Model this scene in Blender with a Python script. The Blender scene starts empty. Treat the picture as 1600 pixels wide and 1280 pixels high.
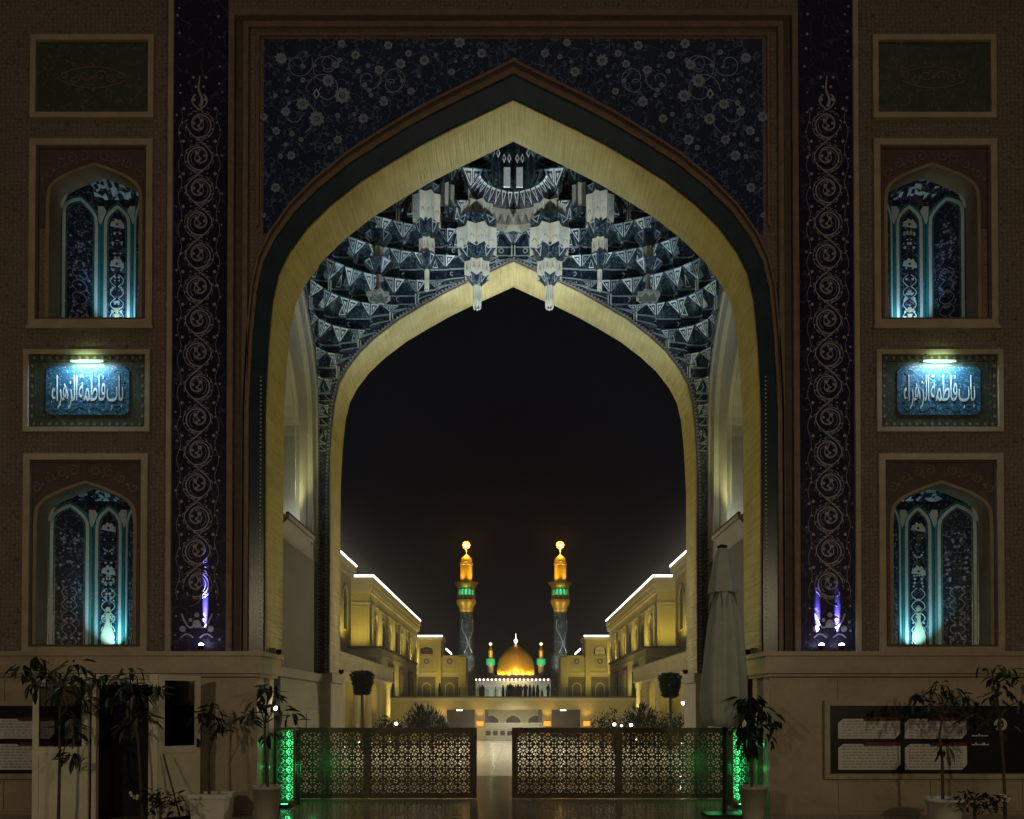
import bpy, bmesh, math, random
from mathutils import Vector, Matrix
from mathutils.geometry import tessellate_polygon
R = math.radians
rnd = random.Random(7)
scene = bpy.context.scene
col = scene.collection

# ------------------------------------------------------------------ camera, sky, sun, exposure
F, PITCH, EYE = 1250.0, R(0.8), 1.6
CX, CY = 802.0, 1108.0 - F * math.tan(PITCH)
cam = bpy.data.cameras.new('camera')
cam.sensor_width = 36.0
cam.lens = 36.0 * F / 1600.0
cam.shift_x = (800.0 - CX) / 1600.0
cam.shift_y = (CY - 640.0) / 1600.0
cam.clip_start, cam.clip_end = 0.1, 3000
camo = bpy.data.objects.new('camera', cam)
camo.location = (0, 0, EYE)
camo.rotation_euler = (math.pi / 2 + PITCH, 0, 0)
col.objects.link(camo)
scene.camera = camo

world = bpy.data.worlds.new('World')
scene.world = world
world.use_nodes = True
wn = world.node_tree.nodes
wn.clear()
sky = wn.new('ShaderNodeTexSky')
sky.sky_type = 'NISHITA'
sky.sun_disc = False
sky.sun_elevation = R(-6)
sky.sun_rotation = R(180)
bg = wn.new('ShaderNodeBackground')
bg.inputs['Strength'].default_value = 0.10
wo = wn.new('ShaderNodeOutputWorld')
glow = wn.new('ShaderNodeMix')                # faint even airglow of the night sky
glow.data_type = 'RGBA'; glow.blend_type = 'ADD'
glow.inputs[0].default_value = 1.0
glow.inputs[7].default_value = (.029, .027, .038, 1)
world.node_tree.links.new(sky.outputs[0], glow.inputs[6])
world.node_tree.links.new(glow.outputs[2], bg.inputs[0])
world.node_tree.links.new(bg.outputs[0], wo.inputs[0])

sun = bpy.data.lights.new('sun', 'SUN')
sun.energy = 0.08
sun.angle = R(40)
sun.color = (1.0, 0.86, 0.74)
suno = bpy.data.objects.new('sun', sun)
suno.rotation_euler = (R(40), 0, R(3))
col.objects.link(suno)

scene.view_settings.view_transform = 'Standard'
scene.view_settings.look = 'None'
scene.view_settings.exposure = 0.0
scene.view_settings.gamma = 1.0
scene.view_settings.use_curve_mapping = False
scene.cycles.use_denoising = True
scene.cycles.max_bounces = 6
scene.cycles.diffuse_bounces = 3
scene.cycles.glossy_bounces = 3
scene.cycles.sample_clamp_indirect = 3.0
scene.cycles.blur_glossy = 1.0
scene.cycles.caustics_reflective = False
scene.cycles.caustics_refractive = False

# ------------------------------------------------------------------ pixel -> point at a given distance
def U(px, py, Y):
    u, v = (px - CX) / F, (CY - py) / F
    fw = math.cos(PITCH) - v * math.sin(PITCH)
    up = math.sin(PITCH) + v * math.cos(PITCH)
    return (Y * u / fw, EYE + Y * up / fw)
YF = 12.5
def W(px, py): return U(px, py, YF)

# ------------------------------------------------------------------ materials
MATS = {}
def nodes(name):
    m = bpy.data.materials.new(name)
    m.use_nodes = True
    nt = m.node_tree
    b = nt.nodes['Principled BSDF']
    return m, nt, b
def N(nt, t, **kw):
    n = nt.nodes.new(t)
    for k, v in kw.items(): setattr(n, k, v)
    return n
def mathn(nt, op, a, b=None, clamp=False):
    n = N(nt, 'ShaderNodeMath', operation=op, use_clamp=clamp)
    for i, x in enumerate((a, b)):
        if x is None: continue
        if isinstance(x, (int, float)): n.inputs[i].default_value = x
        else: nt.links.new(x, n.inputs[i])
    return n.outputs[0]
def mixc(nt, fac, a, b):
    n = N(nt, 'ShaderNodeMix', data_type='RGBA')
    for sock, x in ((n.inputs[0], fac), (n.inputs[6], a), (n.inputs[7], b)):
        if isinstance(x, (int, float)): sock.default_value = x
        elif isinstance(x, tuple): sock.default_value = (*x[:3], 1)
        else: nt.links.new(x, sock)
    return n.outputs[2]
def noise(nt, scale, detail=4, src=None, rough=.55):
    n = N(nt, 'ShaderNodeTexNoise')
    n.inputs['Scale'].default_value = scale
    n.inputs['Detail'].default_value = detail
    n.inputs['Roughness'].default_value = rough
    if src is not None: nt.links.new(src, n.inputs['Vector'])
    return n.outputs['Fac']
def objco(nt, scale=None):
    t = N(nt, 'ShaderNodeTexCoord').outputs['Object']
    if scale:
        mp = N(nt, 'ShaderNodeMapping')
        mp.inputs['Scale'].default_value = scale
        nt.links.new(t, mp.inputs['Vector'])
        return mp.outputs[0]
    return t
def bump(nt, b, h, strength=.3, dist=.02):
    n = N(nt, 'ShaderNodeBump')
    n.inputs['Strength'].default_value = strength
    n.inputs['Distance'].default_value = dist
    nt.links.new(h, n.inputs['Height'])
    nt.links.new(n.outputs[0], b.inputs['Normal'])
def plain(name, c, rough=.6, metal=0., var=.18, scale=5., bmp=.15, bscale=60., stretch=None, spec=.5):
    m, nt, b = nodes(name)
    co = objco(nt, stretch)
    f = noise(nt, scale, 5, co)
    f2 = noise(nt, scale * 9, 3, co)
    ff = mathn(nt, 'ADD', mathn(nt, 'MULTIPLY', f, .7), mathn(nt, 'MULTIPLY', f2, .3))
    k = mathn(nt, 'MULTIPLY', mathn(nt, 'SUBTRACT', ff, .3), 2.5, True)
    lo = tuple(x * (1 - var) for x in c); hi = tuple(min(1, x * (1 + var)) for x in c)
    nt.links.new(mixc(nt, k, lo, hi), b.inputs['Base Color'])
    b.inputs['Roughness'].default_value = rough
    b.inputs['Metallic'].default_value = metal
    b.inputs['Specular IOR Level'].default_value = spec
    if bmp: bump(nt, b, noise(nt, bscale, 3, co), bmp, .01)
    MATS[name] = m
    return m
def emit(name, c, s):
    m, nt, b = nodes(name)
    b.inputs['Base Color'].default_value = (*[x * .5 for x in c], 1)
    b.inputs['Emission Color'].default_value = (*c, 1)
    b.inputs['Emission Strength'].default_value = s
    MATS[name] = m
    return m
def faience(name, base, ink, ink2, scale=9., rough=.25, amount=1., stretch=None, facet=0., spec=.5):
    """glazed tile with a dense printed floral: blossom rings, leaves and thin stems"""
    m, nt, b = nodes(name)
    co = objco(nt, stretch)
    vo = N(nt, 'ShaderNodeTexVoronoi')
    vo.inputs['Scale'].default_value = scale
    vo.inputs['Randomness'].default_value = .75
    nt.links.new(co, vo.inputs['Vector'])
    d = vo.outputs['Distance']
    ring = mathn(nt, 'LESS_THAN', mathn(nt, 'ABSOLUTE', mathn(nt, 'SUBTRACT', d, .17)), .05)
    heart = mathn(nt, 'LESS_THAN', d, .06)
    blossom = mathn(nt, 'MAXIMUM', ring, heart)
    nz = noise(nt, scale * .55, 2, co)
    stem = mathn(nt, 'LESS_THAN', mathn(nt, 'ABSOLUTE', mathn(nt, 'SUBTRACT', nz, .5)), .012)
    v2 = N(nt, 'ShaderNodeTexVoronoi')
    v2.inputs['Scale'].default_value = scale * 2.7
    nt.links.new(co, v2.inputs['Vector'])
    leaf = mathn(nt, 'LESS_THAN', v2.outputs['Distance'], .22)
    tone = noise(nt, scale * .3, 3, co)
    c0 = mixc(nt, tone, tuple(x * .7 for x in base), tuple(x * 1.25 for x in base))
    c1 = mixc(nt, mathn(nt, 'MULTIPLY', leaf, .55 * amount), c0, ink2)
    c2 = mixc(nt, mathn(nt, 'MULTIPLY', stem, .8 * amount), c1, ink)
    c3 = mixc(nt, mathn(nt, 'MULTIPLY', blossom, .75 * amount), c2, ink)
    # tile joints every 20 cm
    nt.links.new(c3, b.inputs['Base Color'])
    b.inputs['Roughness'].default_value = rough
    b.inputs['Specular IOR Level'].default_value = spec
    hgt = noise(nt, 14, 2, co)
    bump(nt, b, mathn(nt, 'ADD', hgt, mathn(nt, 'MULTIPLY', noise(nt, 55, 1, co), facet)), .12 + .3 * facet, .02)
    MATS[name] = m
    return m
def cellwall(name, c_cell, c_joint, scale, rough=.75, dots=None):
    """brick mosaic of small fitted cells with darker joints"""
    m, nt, b = nodes(name)
    co = objco(nt)
    vo = N(nt, 'ShaderNodeTexVoronoi', feature='DISTANCE_TO_EDGE')
    vo.inputs['Scale'].default_value = scale
    vo.inputs['Randomness'].default_value = .55
    nt.links.new(co, vo.inputs['Vector'])
    e = mathn(nt, 'MULTIPLY', vo.outputs['Distance'], 12., True)
    v1 = N(nt, 'ShaderNodeTexVoronoi')
    v1.inputs['Scale'].default_value = scale
    v1.inputs['Randomness'].default_value = .55
    nt.links.new(co, v1.inputs['Vector'])
    tone = noise(nt, 1.3, 5, co)
    cc = mixc(nt, tone, tuple(x * .75 for x in c_cell), tuple(x * 1.3 for x in c_cell))
    if dots:
        dd = mathn(nt, 'LESS_THAN', v1.outputs['Distance'], .16)
        cc = mixc(nt, mathn(nt, 'MULTIPLY', dd, .8), cc, dots)
    nt.links.new(mixc(nt, e, c_joint, cc), b.inputs['Base Color'])
    b.inputs['Roughness'].default_value = rough
    bump(nt, b, e, .5, .01)
    MATS[name] = m
    return m

def build_materials():
    cellwall('brick_mosaic', (.205, .155, .125), (.10, .065, .05), 15, dots=(.30, .235, .18))
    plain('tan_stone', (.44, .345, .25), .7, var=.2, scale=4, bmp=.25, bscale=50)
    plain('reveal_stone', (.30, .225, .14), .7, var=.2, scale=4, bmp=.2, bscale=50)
    plain('brown_moulding', (.23, .155, .115), .6, var=.25, scale=8, bmp=.4, bscale=70)
    plain('dark_groove', (.10, .07, .055), .7, var=.3, scale=10, bmp=.4)
    plain('dimmed_wall_stone', (.17, .135, .07), .55, var=.15, scale=1.5, bmp=.1, bscale=30)
    plain('plinth_stone', (.45, .36, .255), .38, var=.22, scale=1.6, bmp=.12, bscale=30)
    plain('cream_marble', (.46, .41, .33), .4, var=.16, scale=1.4, bmp=.08, bscale=25)
    # ribbed cut stone of the arch soffits
    m, nt, b = nodes('ribbed_stone')
    co = objco(nt, (26, 1.2, 26))
    f = noise(nt, 1.0, 3, co)
    g = noise(nt, 2.2, 4, objco(nt))
    nt.links.new(mixc(nt, f, (.38, .33, .22), (.56, .50, .34)), b.inputs['Base Color'])
    ff = mathn(nt, 'MULTIPLY', mathn(nt, 'SUBTRACT', mathn(nt, 'MULTIPLY', mathn(nt, 'ADD', f, g), .5), .32), 2.8, True)
    nt.links.new(mixc(nt, ff, (.33, .28, .14), (.55, .49, .27)), b.inputs['Base Color'])
    b.inputs['Roughness'].default_value = .6
    bump(nt, b, f, .9, .03)
    MATS['ribbed_stone'] = m
    faience('navy_tile', (.018, .030, .088), (.14, .20, .34), (.03, .055, .155), 7, .4, .8, spec=.2)
    faience('band_tile', (.018, .015, .045), (.09, .09, .17), (.026, .023, .065), 6, .4, .6, None, .1, .12)
    faience('green_tile', (.055, .07, .05), (.13, .13, .09), (.05, .06, .04), 8, .35)
    faience('niche_tile', (.018, .024, .05), (.20, .25, .30), (.05, .065, .08), 12, .3, .9, spec=.12)
    faience('blue_tile', (.04, .11, .22), (.22, .46, .55), (.04, .22, .30), 15, .4, .8, spec=.2)
    faience('muqarnas_navy', (.008, .013, .030), (.16, .22, .30), (.015, .026, .05), 15, .3, .7)
    faience('muqarnas_teal', (.012, .026, .032), (.18, .27, .30), (.016, .034, .038), 15, .3, .7)
    faience('frieze_tile', (.06, .06, .07), (.35, .33, .31), (.14, .13, .13), 17, .3)
    plain('teal_band', (.022, .046, .062), .25, var=.3, scale=3, bmp=.1)
    plain('teal_glaze', (.03, .22, .24), .2, var=.2, scale=6, bmp=.05)
    plain('pale_glaze', (.55, .64, .68), .3, var=.15, scale=25, bmp=.2, bscale=90)
    plain('lilac_inlay', (.33, .30, .39), .45, var=.2, scale=9, bmp=0)
    plain('flower_inlay', (.25, .31, .46), .3, var=.25, scale=9, bmp=0)
    plain('script_white', (.75, .78, .85), .35, var=.06, scale=9, bmp=0)
    plain('muqarnas_grey', (.32, .38, .41), .35, var=.25, scale=14, bmp=.2, bscale=60)
    plain('muqarnas_white', (.66, .73, .75), .35, var=.2, scale=14, bmp=.2, bscale=60)
    plain('muqarnas_cream', (.74, .73, .64), .4, var=.16, scale=7, bmp=.3, bscale=45)
    plain('vase_glaze', (.50, .50, .36), .3, var=.1, scale=9, bmp=0)
    plain('dark_metal', (.022, .02, .018), .4, .6, .2, bmp=0)
    plain('gate_metal', (.11, .078, .05), .45, .35, .25, scale=8, bmp=.1)
    plain('white_paint', (.78, .72, .56), .5, var=.12, scale=3, bmp=.1)
    plain('pot_white', (.82, .78, .68), .45, var=.12, scale=4, bmp=.08)
    plain('pot_grey', (.48, .43, .35), .6, var=.2, scale=4, bmp=.15)
    plain('soil', (.05, .035, .025), .95, var=.4, scale=20, bmp=.6)
    plain('bark', (.10, .07, .05), .85, var=.35, scale=18, bmp=.6)
    plain('leaf_green', (.05, .075, .03), .4, var=.45, scale=3.5, bmp=.05)
    plain('leaf_dark', (.016, .028, .012), .75, var=.45, scale=3.5, bmp=.05, spec=.15)
    plain('petal_white', (.7, .68, .62), .6, var=.1, bmp=0)
    plain('canvas', (.47, .53, .46), .85, var=.12, scale=5, bmp=.25, bscale=120)
    plain('board_black', (.012, .011, .014), .35, var=.2, bmp=0)
    plain('card_white', (.74, .70, .64), .5, var=.06, scale=2, bmp=0)
    plain('print_grey', (.20, .19, .18), .6, var=.1, bmp=0)
    plain('tab_red', (.16, .03, .03), .5, var=.2, bmp=0)
    plain('dark_interior', (.02, .02, .024), .9, var=.3, scale=2, bmp=.2, stretch=(9, 9, .6))
    # polished marble floors with slab joints
    for nm, c, ro, sx in (('floor_marble', (.70, .66, .55), .15, .55), ('threshold_stone', (.27, .24, .18), .15, .8)):
        m, nt, b = nodes(nm)
        co = objco(nt)
        br = N(nt, 'ShaderNodeTexBrick')
        br.inputs['Scale'].default_value = 1.0
        br.inputs['Mortar Size'].default_value = .006
        br.inputs['Brick Width'].default_value = 1.2
        br.inputs['Row Height'].default_value = sx
        br.inputs['Color1'].default_value = (*[x * .92 for x in c], 1)
        br.inputs['Color2'].default_value = (*[x * 1.06 for x in c], 1)
        br.inputs['Mortar'].default_value = (*[x * .35 for x in c], 1)
        nt.links.new(co, br.inputs['Vector'])
        v = noise(nt, 1.7, 7, co, .65)
        vein = mathn(nt, 'MULTIPLY', mathn(nt, 'LESS_THAN', mathn(nt, 'ABSOLUTE', mathn(nt, 'SUBTRACT', v, .5)), .015), .25)
        nt.links.new(mixc(nt, vein, br.outputs['Color'], tuple(x * .6 for x in c)), b.inputs['Base Color'])
        rr = mathn(nt, 'ADD', mathn(nt, 'MULTIPLY', noise(nt, 3, 4, co), .14), ro - .05)
        nt.links.new(rr, b.inputs['Roughness'])
        bump(nt, b, noise(nt, 1., 3, objco(nt, (.35, 2.2, 1))), .10 if nm == 'floor_marble' else .03, .03)
        MATS[nm] = m
    plain('court_stone', (.50, .44, .24), .7, var=.12, scale=.5, bmp=.2, bscale=6)
    plain('court_trim', (.56, .51, .36), .6, var=.12, scale=.6, bmp=.15, bscale=6)
    plain('court_dark', (.12, .095, .075), .6, var=.3, scale=.8, bmp=.2, bscale=6)
    plain('relief_beige', (.40, .39, .34), .5, var=.2, scale=8, bmp=.2)
    plain('court_panel', (.42, .37, .28), .6, var=.2, scale=1.5, bmp=.3, bscale=8)
    cellwall('court_ornament', (.38, .33, .26), (.12, .10, .085), 4)
    plain('window_glass', (.05, .04, .025), .15, var=.3, scale=1, bmp=0)
    plain('gold', (.80, .46, .06), .42, .45, .15, scale=1.2, bmp=.15, bscale=9)
    plain('gold_pale', (.50, .36, .09), .45, .4, .2, scale=2, bmp=.4, bscale=7)
    faience('minaret_tile', (.07, .085, .08), (.36, .40, .37), (.13, .16, .15), 1.8, .3)
    plain('shrine_white', (.62, .61, .55), .5, var=.12, scale=.3, bmp=.1, bscale=3)
    plain('roof_brown', (.12, .06, .04), .7, var=.3, scale=1, bmp=.2)
    plain('robe_black', (.012, .012, .014), .9, var=.3, scale=5, bmp=.2)
    plain('robe_grey', (.07, .07, .075), .9, var=.3, scale=5, bmp=.2)
    plain('skin', (.35, .22, .15), .6, var=.05, bmp=0)
    m, nt, b = nodes('clear_glass')
    b.inputs['Base Color'].default_value = (.75, .93, .86, 1)
    b.inputs['Transmission Weight'].default_value = 1
    b.inputs['Roughness'].default_value = .02
    b.inputs['IOR'].default_value = 1.1
    MATS['clear_glass'] = m
    m, nt, b = nodes('door_glass')
    b.inputs['Base Color'].default_value = (.35, .35, .35, 1)
    b.inputs['Transmission Weight'].default_value = 1
    b.inputs['Roughness'].default_value = .05
    b.inputs['IOR'].default_value = 1.15
    MATS['door_glass'] = m
    emit('led_white', (1, .97, .88), 3.2)
    emit('lamp_white', (1, .95, .82), 6)
    emit('lamp_cool', (.85, .9, 1), 30)
    emit('halo_amber', (1, .42, .06), 1.3)
    emit('lamp_core', (1, .80, .40), 2.6)
    emit('lamp_orange', (1, .40, .05), 1.15)
    emit('lamp_green', (.06, .75, .30), .9)
    emit('lamp_green_bright', (.08, 1, .35), 3)
    emit('lamp_green_dim', (.06, .75, .30), .4)
    emit('lamp_mint', (.75, 1, .85), 12)
build_materials()

# ------------------------------------------------------------------ mesh builder
class MB:
    def __init__(s, frame=None):
        s.v, s.f, s.m, s.sm = [], [], [], []
        s.fr = frame            # (origin, u, n, v): local (x, y, z) -> origin + u*x + n*y + v*z
    def P(s, p):
        if s.fr is None: return tuple(p)
        o, u, n, v = s.fr
        return tuple(o[i] + u[i] * p[0] + n[i] * p[1] + v[i] * p[2] for i in range(3))
    def add(s, vs, fs, mi=0, smooth=False):
        b = len(s.v)
        s.v += [s.P(p) for p in vs]
        for f in fs:
            s.f.append([b + i for i in f]); s.m.append(mi); s.sm.append(smooth)
    def box(s, x0, x1, y0, y1, z0, z1, mi=0):
        vs = [(x, y, z) for x in (x0, x1) for y in (y0, y1) for z in (z0, z1)]
        s.add(vs, [(0, 1, 3, 2), (4, 6, 7, 5), (0, 4, 5, 1), (2, 3, 7, 6), (0, 2, 6, 4), (1, 5, 7, 3)], mi)
    def slab(s, polys, y0, y1, mi=0, mside=None, back=True):
        """polygon with holes in (x, z), extruded from y0 (front) to y1"""
        if mside is None: mside = mi
        pts = [p for poly in polys for p in poly]
        tris = tessellate_polygon([[Vector((p[0], p[1], 0)) for p in poly] for poly in polys])
        s.add([(p[0], y0, p[1]) for p in pts], tris, mi)
        if back: s.add([(p[0], y1, p[1]) for p in pts], tris, mi)
        for poly in polys:
            n = len(poly)
            s.add([(p[0], y0, p[1]) for p in poly] + [(p[0], y1, p[1]) for p in poly],
                  [(i, (i + 1) % n, n + (i + 1) % n, n + i) for i in range(n)], mside)
    def ring(s, a, b, y0, y1, mi=0):
        """strip between two matching open curves in (x, z), with thickness"""
        n = len(a)
        vs = [(p[0], y0, p[1]) for p in a] + [(p[0], y0, p[1]) for p in b] + [(p[0], y1, p[1]) for p in a] + [(p[0], y1, p[1]) for p in b]
        fs = []
        for i in range(n - 1):
            fs += [(i, i + 1, n + i + 1, n + i), (2*n+i, 2*n+i+1, 3*n+i+1, 3*n+i), (i, i+1, 2*n+i+1, 2*n+i), (n+i, n+i+1, 3*n+i+1, 3*n+i)]
        for i in (0, n - 1): fs.append((i, n + i, 3*n + i, 2*n + i))
        s.add(vs, fs, mi)
    def loft(s, a, b, mi=0, smooth=False):
        n = len(a)
        s.add(list(a) + list(b), [(i, i + 1, n + i + 1, n + i) for i in range(n - 1)], mi, smooth)
    def ribbon(s, path, w, y, th, mi=0, taper=None):
        """flat band following a path in (x, z); y is its front, th its thickness"""
        n = len(path)
        L, Rr = [], []
        for i, p in enumerate(path):
            a, b = path[max(0, i - 1)], path[min(n - 1, i + 1)]
            dx, dz = b[0] - a[0], b[1] - a[1]
            l = math.hypot(dx, dz) or 1
            ww = w * (taper(i / (n - 1)) if taper else 1) / 2
            L.append((p[0] - dz / l * ww, p[1] + dx / l * ww)); Rr.append((p[0] + dz / l * ww, p[1] - dx / l * ww))
        vs = [(p[0], y, p[1]) for p in L] + [(p[0], y, p[1]) for p in Rr] + [(p[0], y + th, p[1]) for p in L] + [(p[0], y + th, p[1]) for p in Rr]
        fs = []
        for i in range(n - 1):
            fs += [(i, i+1, n+i+1, n+i), (i, i+1, 2*n+i+1, 2*n+i), (n+i, n+i+1, 3*n+i+1, 3*n+i)]
        s.add(vs, fs, mi)
    def disc(s, x, z, r, y, th, n=8, mi=0, sx=1., rot=0.):
        ps = [(x + sx * r * math.cos(rot + 2*math.pi*i/n), z + r * math.sin(rot + 2*math.pi*i/n)) for i in range(n)]
        s.poly(ps, y, th, mi)
    def poly(s, ps, y, th, mi=0):
        n = len(ps)
        s.add([(p[0], y, p[1]) for p in ps] + [(p[0], y + th, p[1]) for p in ps],
              [tuple(range(n))] + [(i, (i+1) % n, n + (i+1) % n, n + i) for i in range(n)], mi)
    def lathe(s, prof, x, y, seg=20, mi=0, smooth=True, fold=None, cap=True):
        """profile [(r, z)] turned about a vertical axis at (x, y)"""
        vs, fs = [], []
        for k, (r, z) in enumerate(prof):
            for i in range(seg):
                a = 2 * math.pi * i / seg
                rr = r * (fold(a, k) if fold else 1)
                vs.append((x + rr * math.cos(a), y + rr * math.sin(a), z))
        for k in range(len(prof) - 1):
            for i in range(seg):
                j = (i + 1) % seg
                fs.append((k*seg+i, k*seg+j, (k+1)*seg+j, (k+1)*seg+i))
        s.add(vs, fs, mi, smooth)
        if cap:
            s.add(vs[:seg], [tuple(range(seg))], mi); s.add(vs[-seg:], [tuple(range(seg))], mi)
    def tube(s, path, r, seg=6, mi=0, r1=None):
        vs, fs = [], []
        n = len(path)
        for k, p in enumerate(path):
            a, b = Vector(path[max(0, k-1)]), Vector(path[min(n-1, k+1)])
            d = (b - a).normalized()
            up = Vector((0, 0, 1)) if abs(d.z) < .9 else Vector((1, 0, 0))
            e = d.cross(up).normalized(); g = d.cross(e)
            rr = r if r1 is None else r + (r1 - r) * k / (n - 1)
            for i in range(seg):
                t = 2 * math.pi * i / seg
                q = Vector(p) + e * (rr * math.cos(t)) + g * (rr * math.sin(t))
                vs.append(tuple(q))
        for k in range(n - 1):
            for i in range(seg):
                j = (i + 1) % seg
                fs.append((k*seg+i, k*seg+j, (k+1)*seg+j, (k+1)*seg+i))
        s.add(vs, fs, mi, True)
        s.add(vs[:seg], [tuple(range(seg))], mi); s.add(vs[-seg:], [tuple(range(seg))], mi)
    def ball(s, x, y, z, r, mi=0, seg=10, rings=6, sz=1.):
        s.lathe([(max(r * math.sin(math.pi * k / rings), r * .02), z - r * sz * math.cos(math.pi * k / rings)) for k in range(rings + 1)], x, y, seg, mi)
    def tri_frame(s, a, b, c, k0, k1, off, mi, slim=0.):
        """outlined triangle lying `off` proud of the triangle a b c (world coords)"""
        a, b, c = Vector(a), Vector(b), Vector(c)
        if slim:                                # no outline on needle-thin facets
            e = sorted(((a - b).length, (b - c).length, (c - a).length))
            if (b - a).cross(c - a).length < slim * e[2] * e[2]: return False
        g = (a + b + c) / 3
        o = [g + (p - g) * k0 + off for p in (a, b, c)]; i = [g + (p - g) * k1 + off for p in (a, b, c)]
        s.add([tuple(p) for p in o + i], [(0, 1, 4, 3), (1, 2, 5, 4), (2, 0, 3, 5)], mi)
        return True
    def mesh(s, name, mats):
        me = bpy.data.meshes.new(name)
        me.from_pydata(s.v, [], s.f)
        for m in (mats if isinstance(mats, (list, tuple)) else [mats]): me.materials.append(MATS[m])
        me.polygons.foreach_set('material_index', s.m)
        me.polygons.foreach_set('use_smooth', s.sm)
        me.update()
        bm = bmesh.new(); bm.from_mesh(me)
        bmesh.ops.recalc_face_normals(bm, faces=bm.faces)
        bm.to_mesh(me); bm.free()
        return me
    def build(s, name, mats, parent=None, kind=None, label=None):
        return link(name, s.mesh(name, mats), parent, kind, label)
def link(name, me, parent=None, kind=None, label=None, loc=None, rot=None, scl=None):
    o = bpy.data.objects.new(name, me)
    col.objects.link(o)
    if parent is not None: o.parent = parent
    if kind: o['kind'] = kind
    if label: o['label'] = label
    if loc is not None: o.location = loc
    if rot is not None: o.rotation_euler = rot
    if scl is not None: o.scale = scl
    return o
def tag(o, label, cat, group=None):
    o['label'] = label; o['category'] = cat
    if group: o['group'] = group
    return o
def thing(name, label, cat, loc=(0, 0, 0), group=None):
    o = bpy.data.objects.new(name, None)
    o.empty_display_size = .2
    o.location = loc
    col.objects.link(o)
    return tag(o, label, cat, group)
def lamp(kind, loc, energy, color, parent=None, target=None, size=.1, angle=60, blend=.6, size_y=None, name='lamp_light'):
    l = bpy.data.lights.new(name, kind)
    l.energy, l.color = energy, color
    if kind == 'SPOT':
        l.spot_size, l.spot_blend, l.shadow_soft_size = R(angle), blend, size
    elif kind == 'POINT':
        l.shadow_soft_size = size
    else:
        l.size = size
        if size_y: l.shape = 'RECTANGLE'; l.size_y = size_y
    o = bpy.data.objects.new(name, l)
    col.objects.link(o)
    o.location = loc
    if parent is not None:
        o.parent = parent
        o.location = Vector(loc) - parent.location
    if target is not None:
        o.rotation_euler = (Vector(target) - Vector(loc)).to_track_quat('-Z', 'Y').to_euler()
    return o

# ------------------------------------------------------------------ the four-centred arch used everywhere
ARCH = [(1, 0), (.995, .10), (.988, .21), (.979, .29), (.972, .35), (.948, .435), (.905, .505), (.832, .585), (.74, .657), (.619, .734), (.495, .796), (.374, .853), (.25, .904), (.129, .95), (0, 1)]
def arch(hw, zs, za, zb=None, cx=0.):
    """left foot -> apex -> right foot"""
    left = [(cx - hw * u, zs + (za - zs) * v) for u, v in ARCH]
    right = [(cx + hw * u, zs + (za - zs) * v) for u, v in reversed(ARCH[:-1])]
    pts = left + right
    if zb is not None: pts = [(cx - hw, zb)] + pts + [(cx + hw, zb)]
    return pts
def arch_u(v):
    if v <= 0: return 1.
    if v >= 1: return 0.
    for (u0, v0), (u1, v1) in zip(ARCH, ARCH[1:]):
        if v0 <= v <= v1: return u0 + (u1 - u0) * (v - v0) / (v1 - v0)
    return 0.

# ------------------------------------------------------------------ ground
g = MB()
g.add([(-290, -38, -1.6), (290, -38, -1.6), (290, 590, -1.6), (-290, 590, -1.6)], [(0, 1, 2, 3)])
g.build('ground', 'court_dark', kind='structure')
g = MB(); g.box(-30, 30, -30, 19.2, -.4, 0)
g.build('forecourt_pavement', 'threshold_stone', kind='structure')
g = MB()
g.add([(-26, 19.2, -.004), (26, 19.2, -.004), (26, 74, -1.3), (-26, 74, -1.3), (-26, 19.2, -.5), (26, 19.2, -.5), (26, 74, -1.58), (-26, 74, -1.58)],
      [(0, 1, 2, 3), (4, 5, 6, 7), (0, 4, 7, 3), (1, 5, 6, 2), (0, 1, 5, 4)])
g.add([(-26, 74, -1.3), (26, 74, -1.3), (26, 86, -1.3), (-26, 86, -1.3)], [(0, 1, 2, 3)])
g.build('courtyard_floor', 'floor_marble', kind='structure')
def floor_z(Y): return 0 if Y < 19.2 else max(-1.3, -1.3 * (Y - 19.2) / 54.8)

# ------------------------------------------------------------------ the gateway
gate = thing('gateway', 'huge tiled gateway with one tall pointed arch framing the courtyard behind', 'gateway', (0, YF, 0))
gate.location = (0, 0, 0)
Y1, Y2, Y3, YC = 13.4, 18.0, 19.05, 15.7
XS = 4.4
HW = abs(W(412.5, 1019)[0])                  # half width of the opening
ZS = W(412, 640)[1]; ZA = W(803, 155)[1]
ZA_T = W(803, 118)[1]; ZA_B = W(803, 96)[1]
HW_T = abs(W(389, 1000)[0]); HW_B = abs(W(379, 1000)[0])
ZTOP, XO = 14.4, 9.8

# niches and sign recesses: centre x, half width, sill z, spring z, apex z
def nx(px0, px1, py): return (W(px0, py)[0] + W(px1, py)[0]) / 2, (W(px1, py)[0] - W(px0, py)[0]) / 2
UPN = (*nx(72, 223, 400), W(147, 499)[1], W(147, 322)[1], W(147, 255)[1])
LON = (*nx(52, 214, 900), W(133, 1018)[1], W(133, 822)[1], W(133, 751)[1])
SGN = (W(66, 610)[0], W(210, 610)[0], W(138, 654)[1], W(138, 558)[1])
holes = []
for sx in (1, -1):
    for cx, hw, zb, zs, za in (UPN, LON):
        holes.append([(sx * x, z) for x, z in arch(hw, zs, za, zb, cx)])
outer = [(-XO, 0)] + [(-XO, ZTOP), (XO, ZTOP), (XO, 0)] + list(reversed(arch(HW, ZS, ZA, 0)))
m = MB()
m.slab([outer] + holes, YF, YF + .29)
fw_ = m.build('front_wall', 'brick_mosaic', gate)
m = MB(); m.slab([outer], Y1 - .05, Y1)
m.build('wall_back', 'court_dark', fw_)
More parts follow.
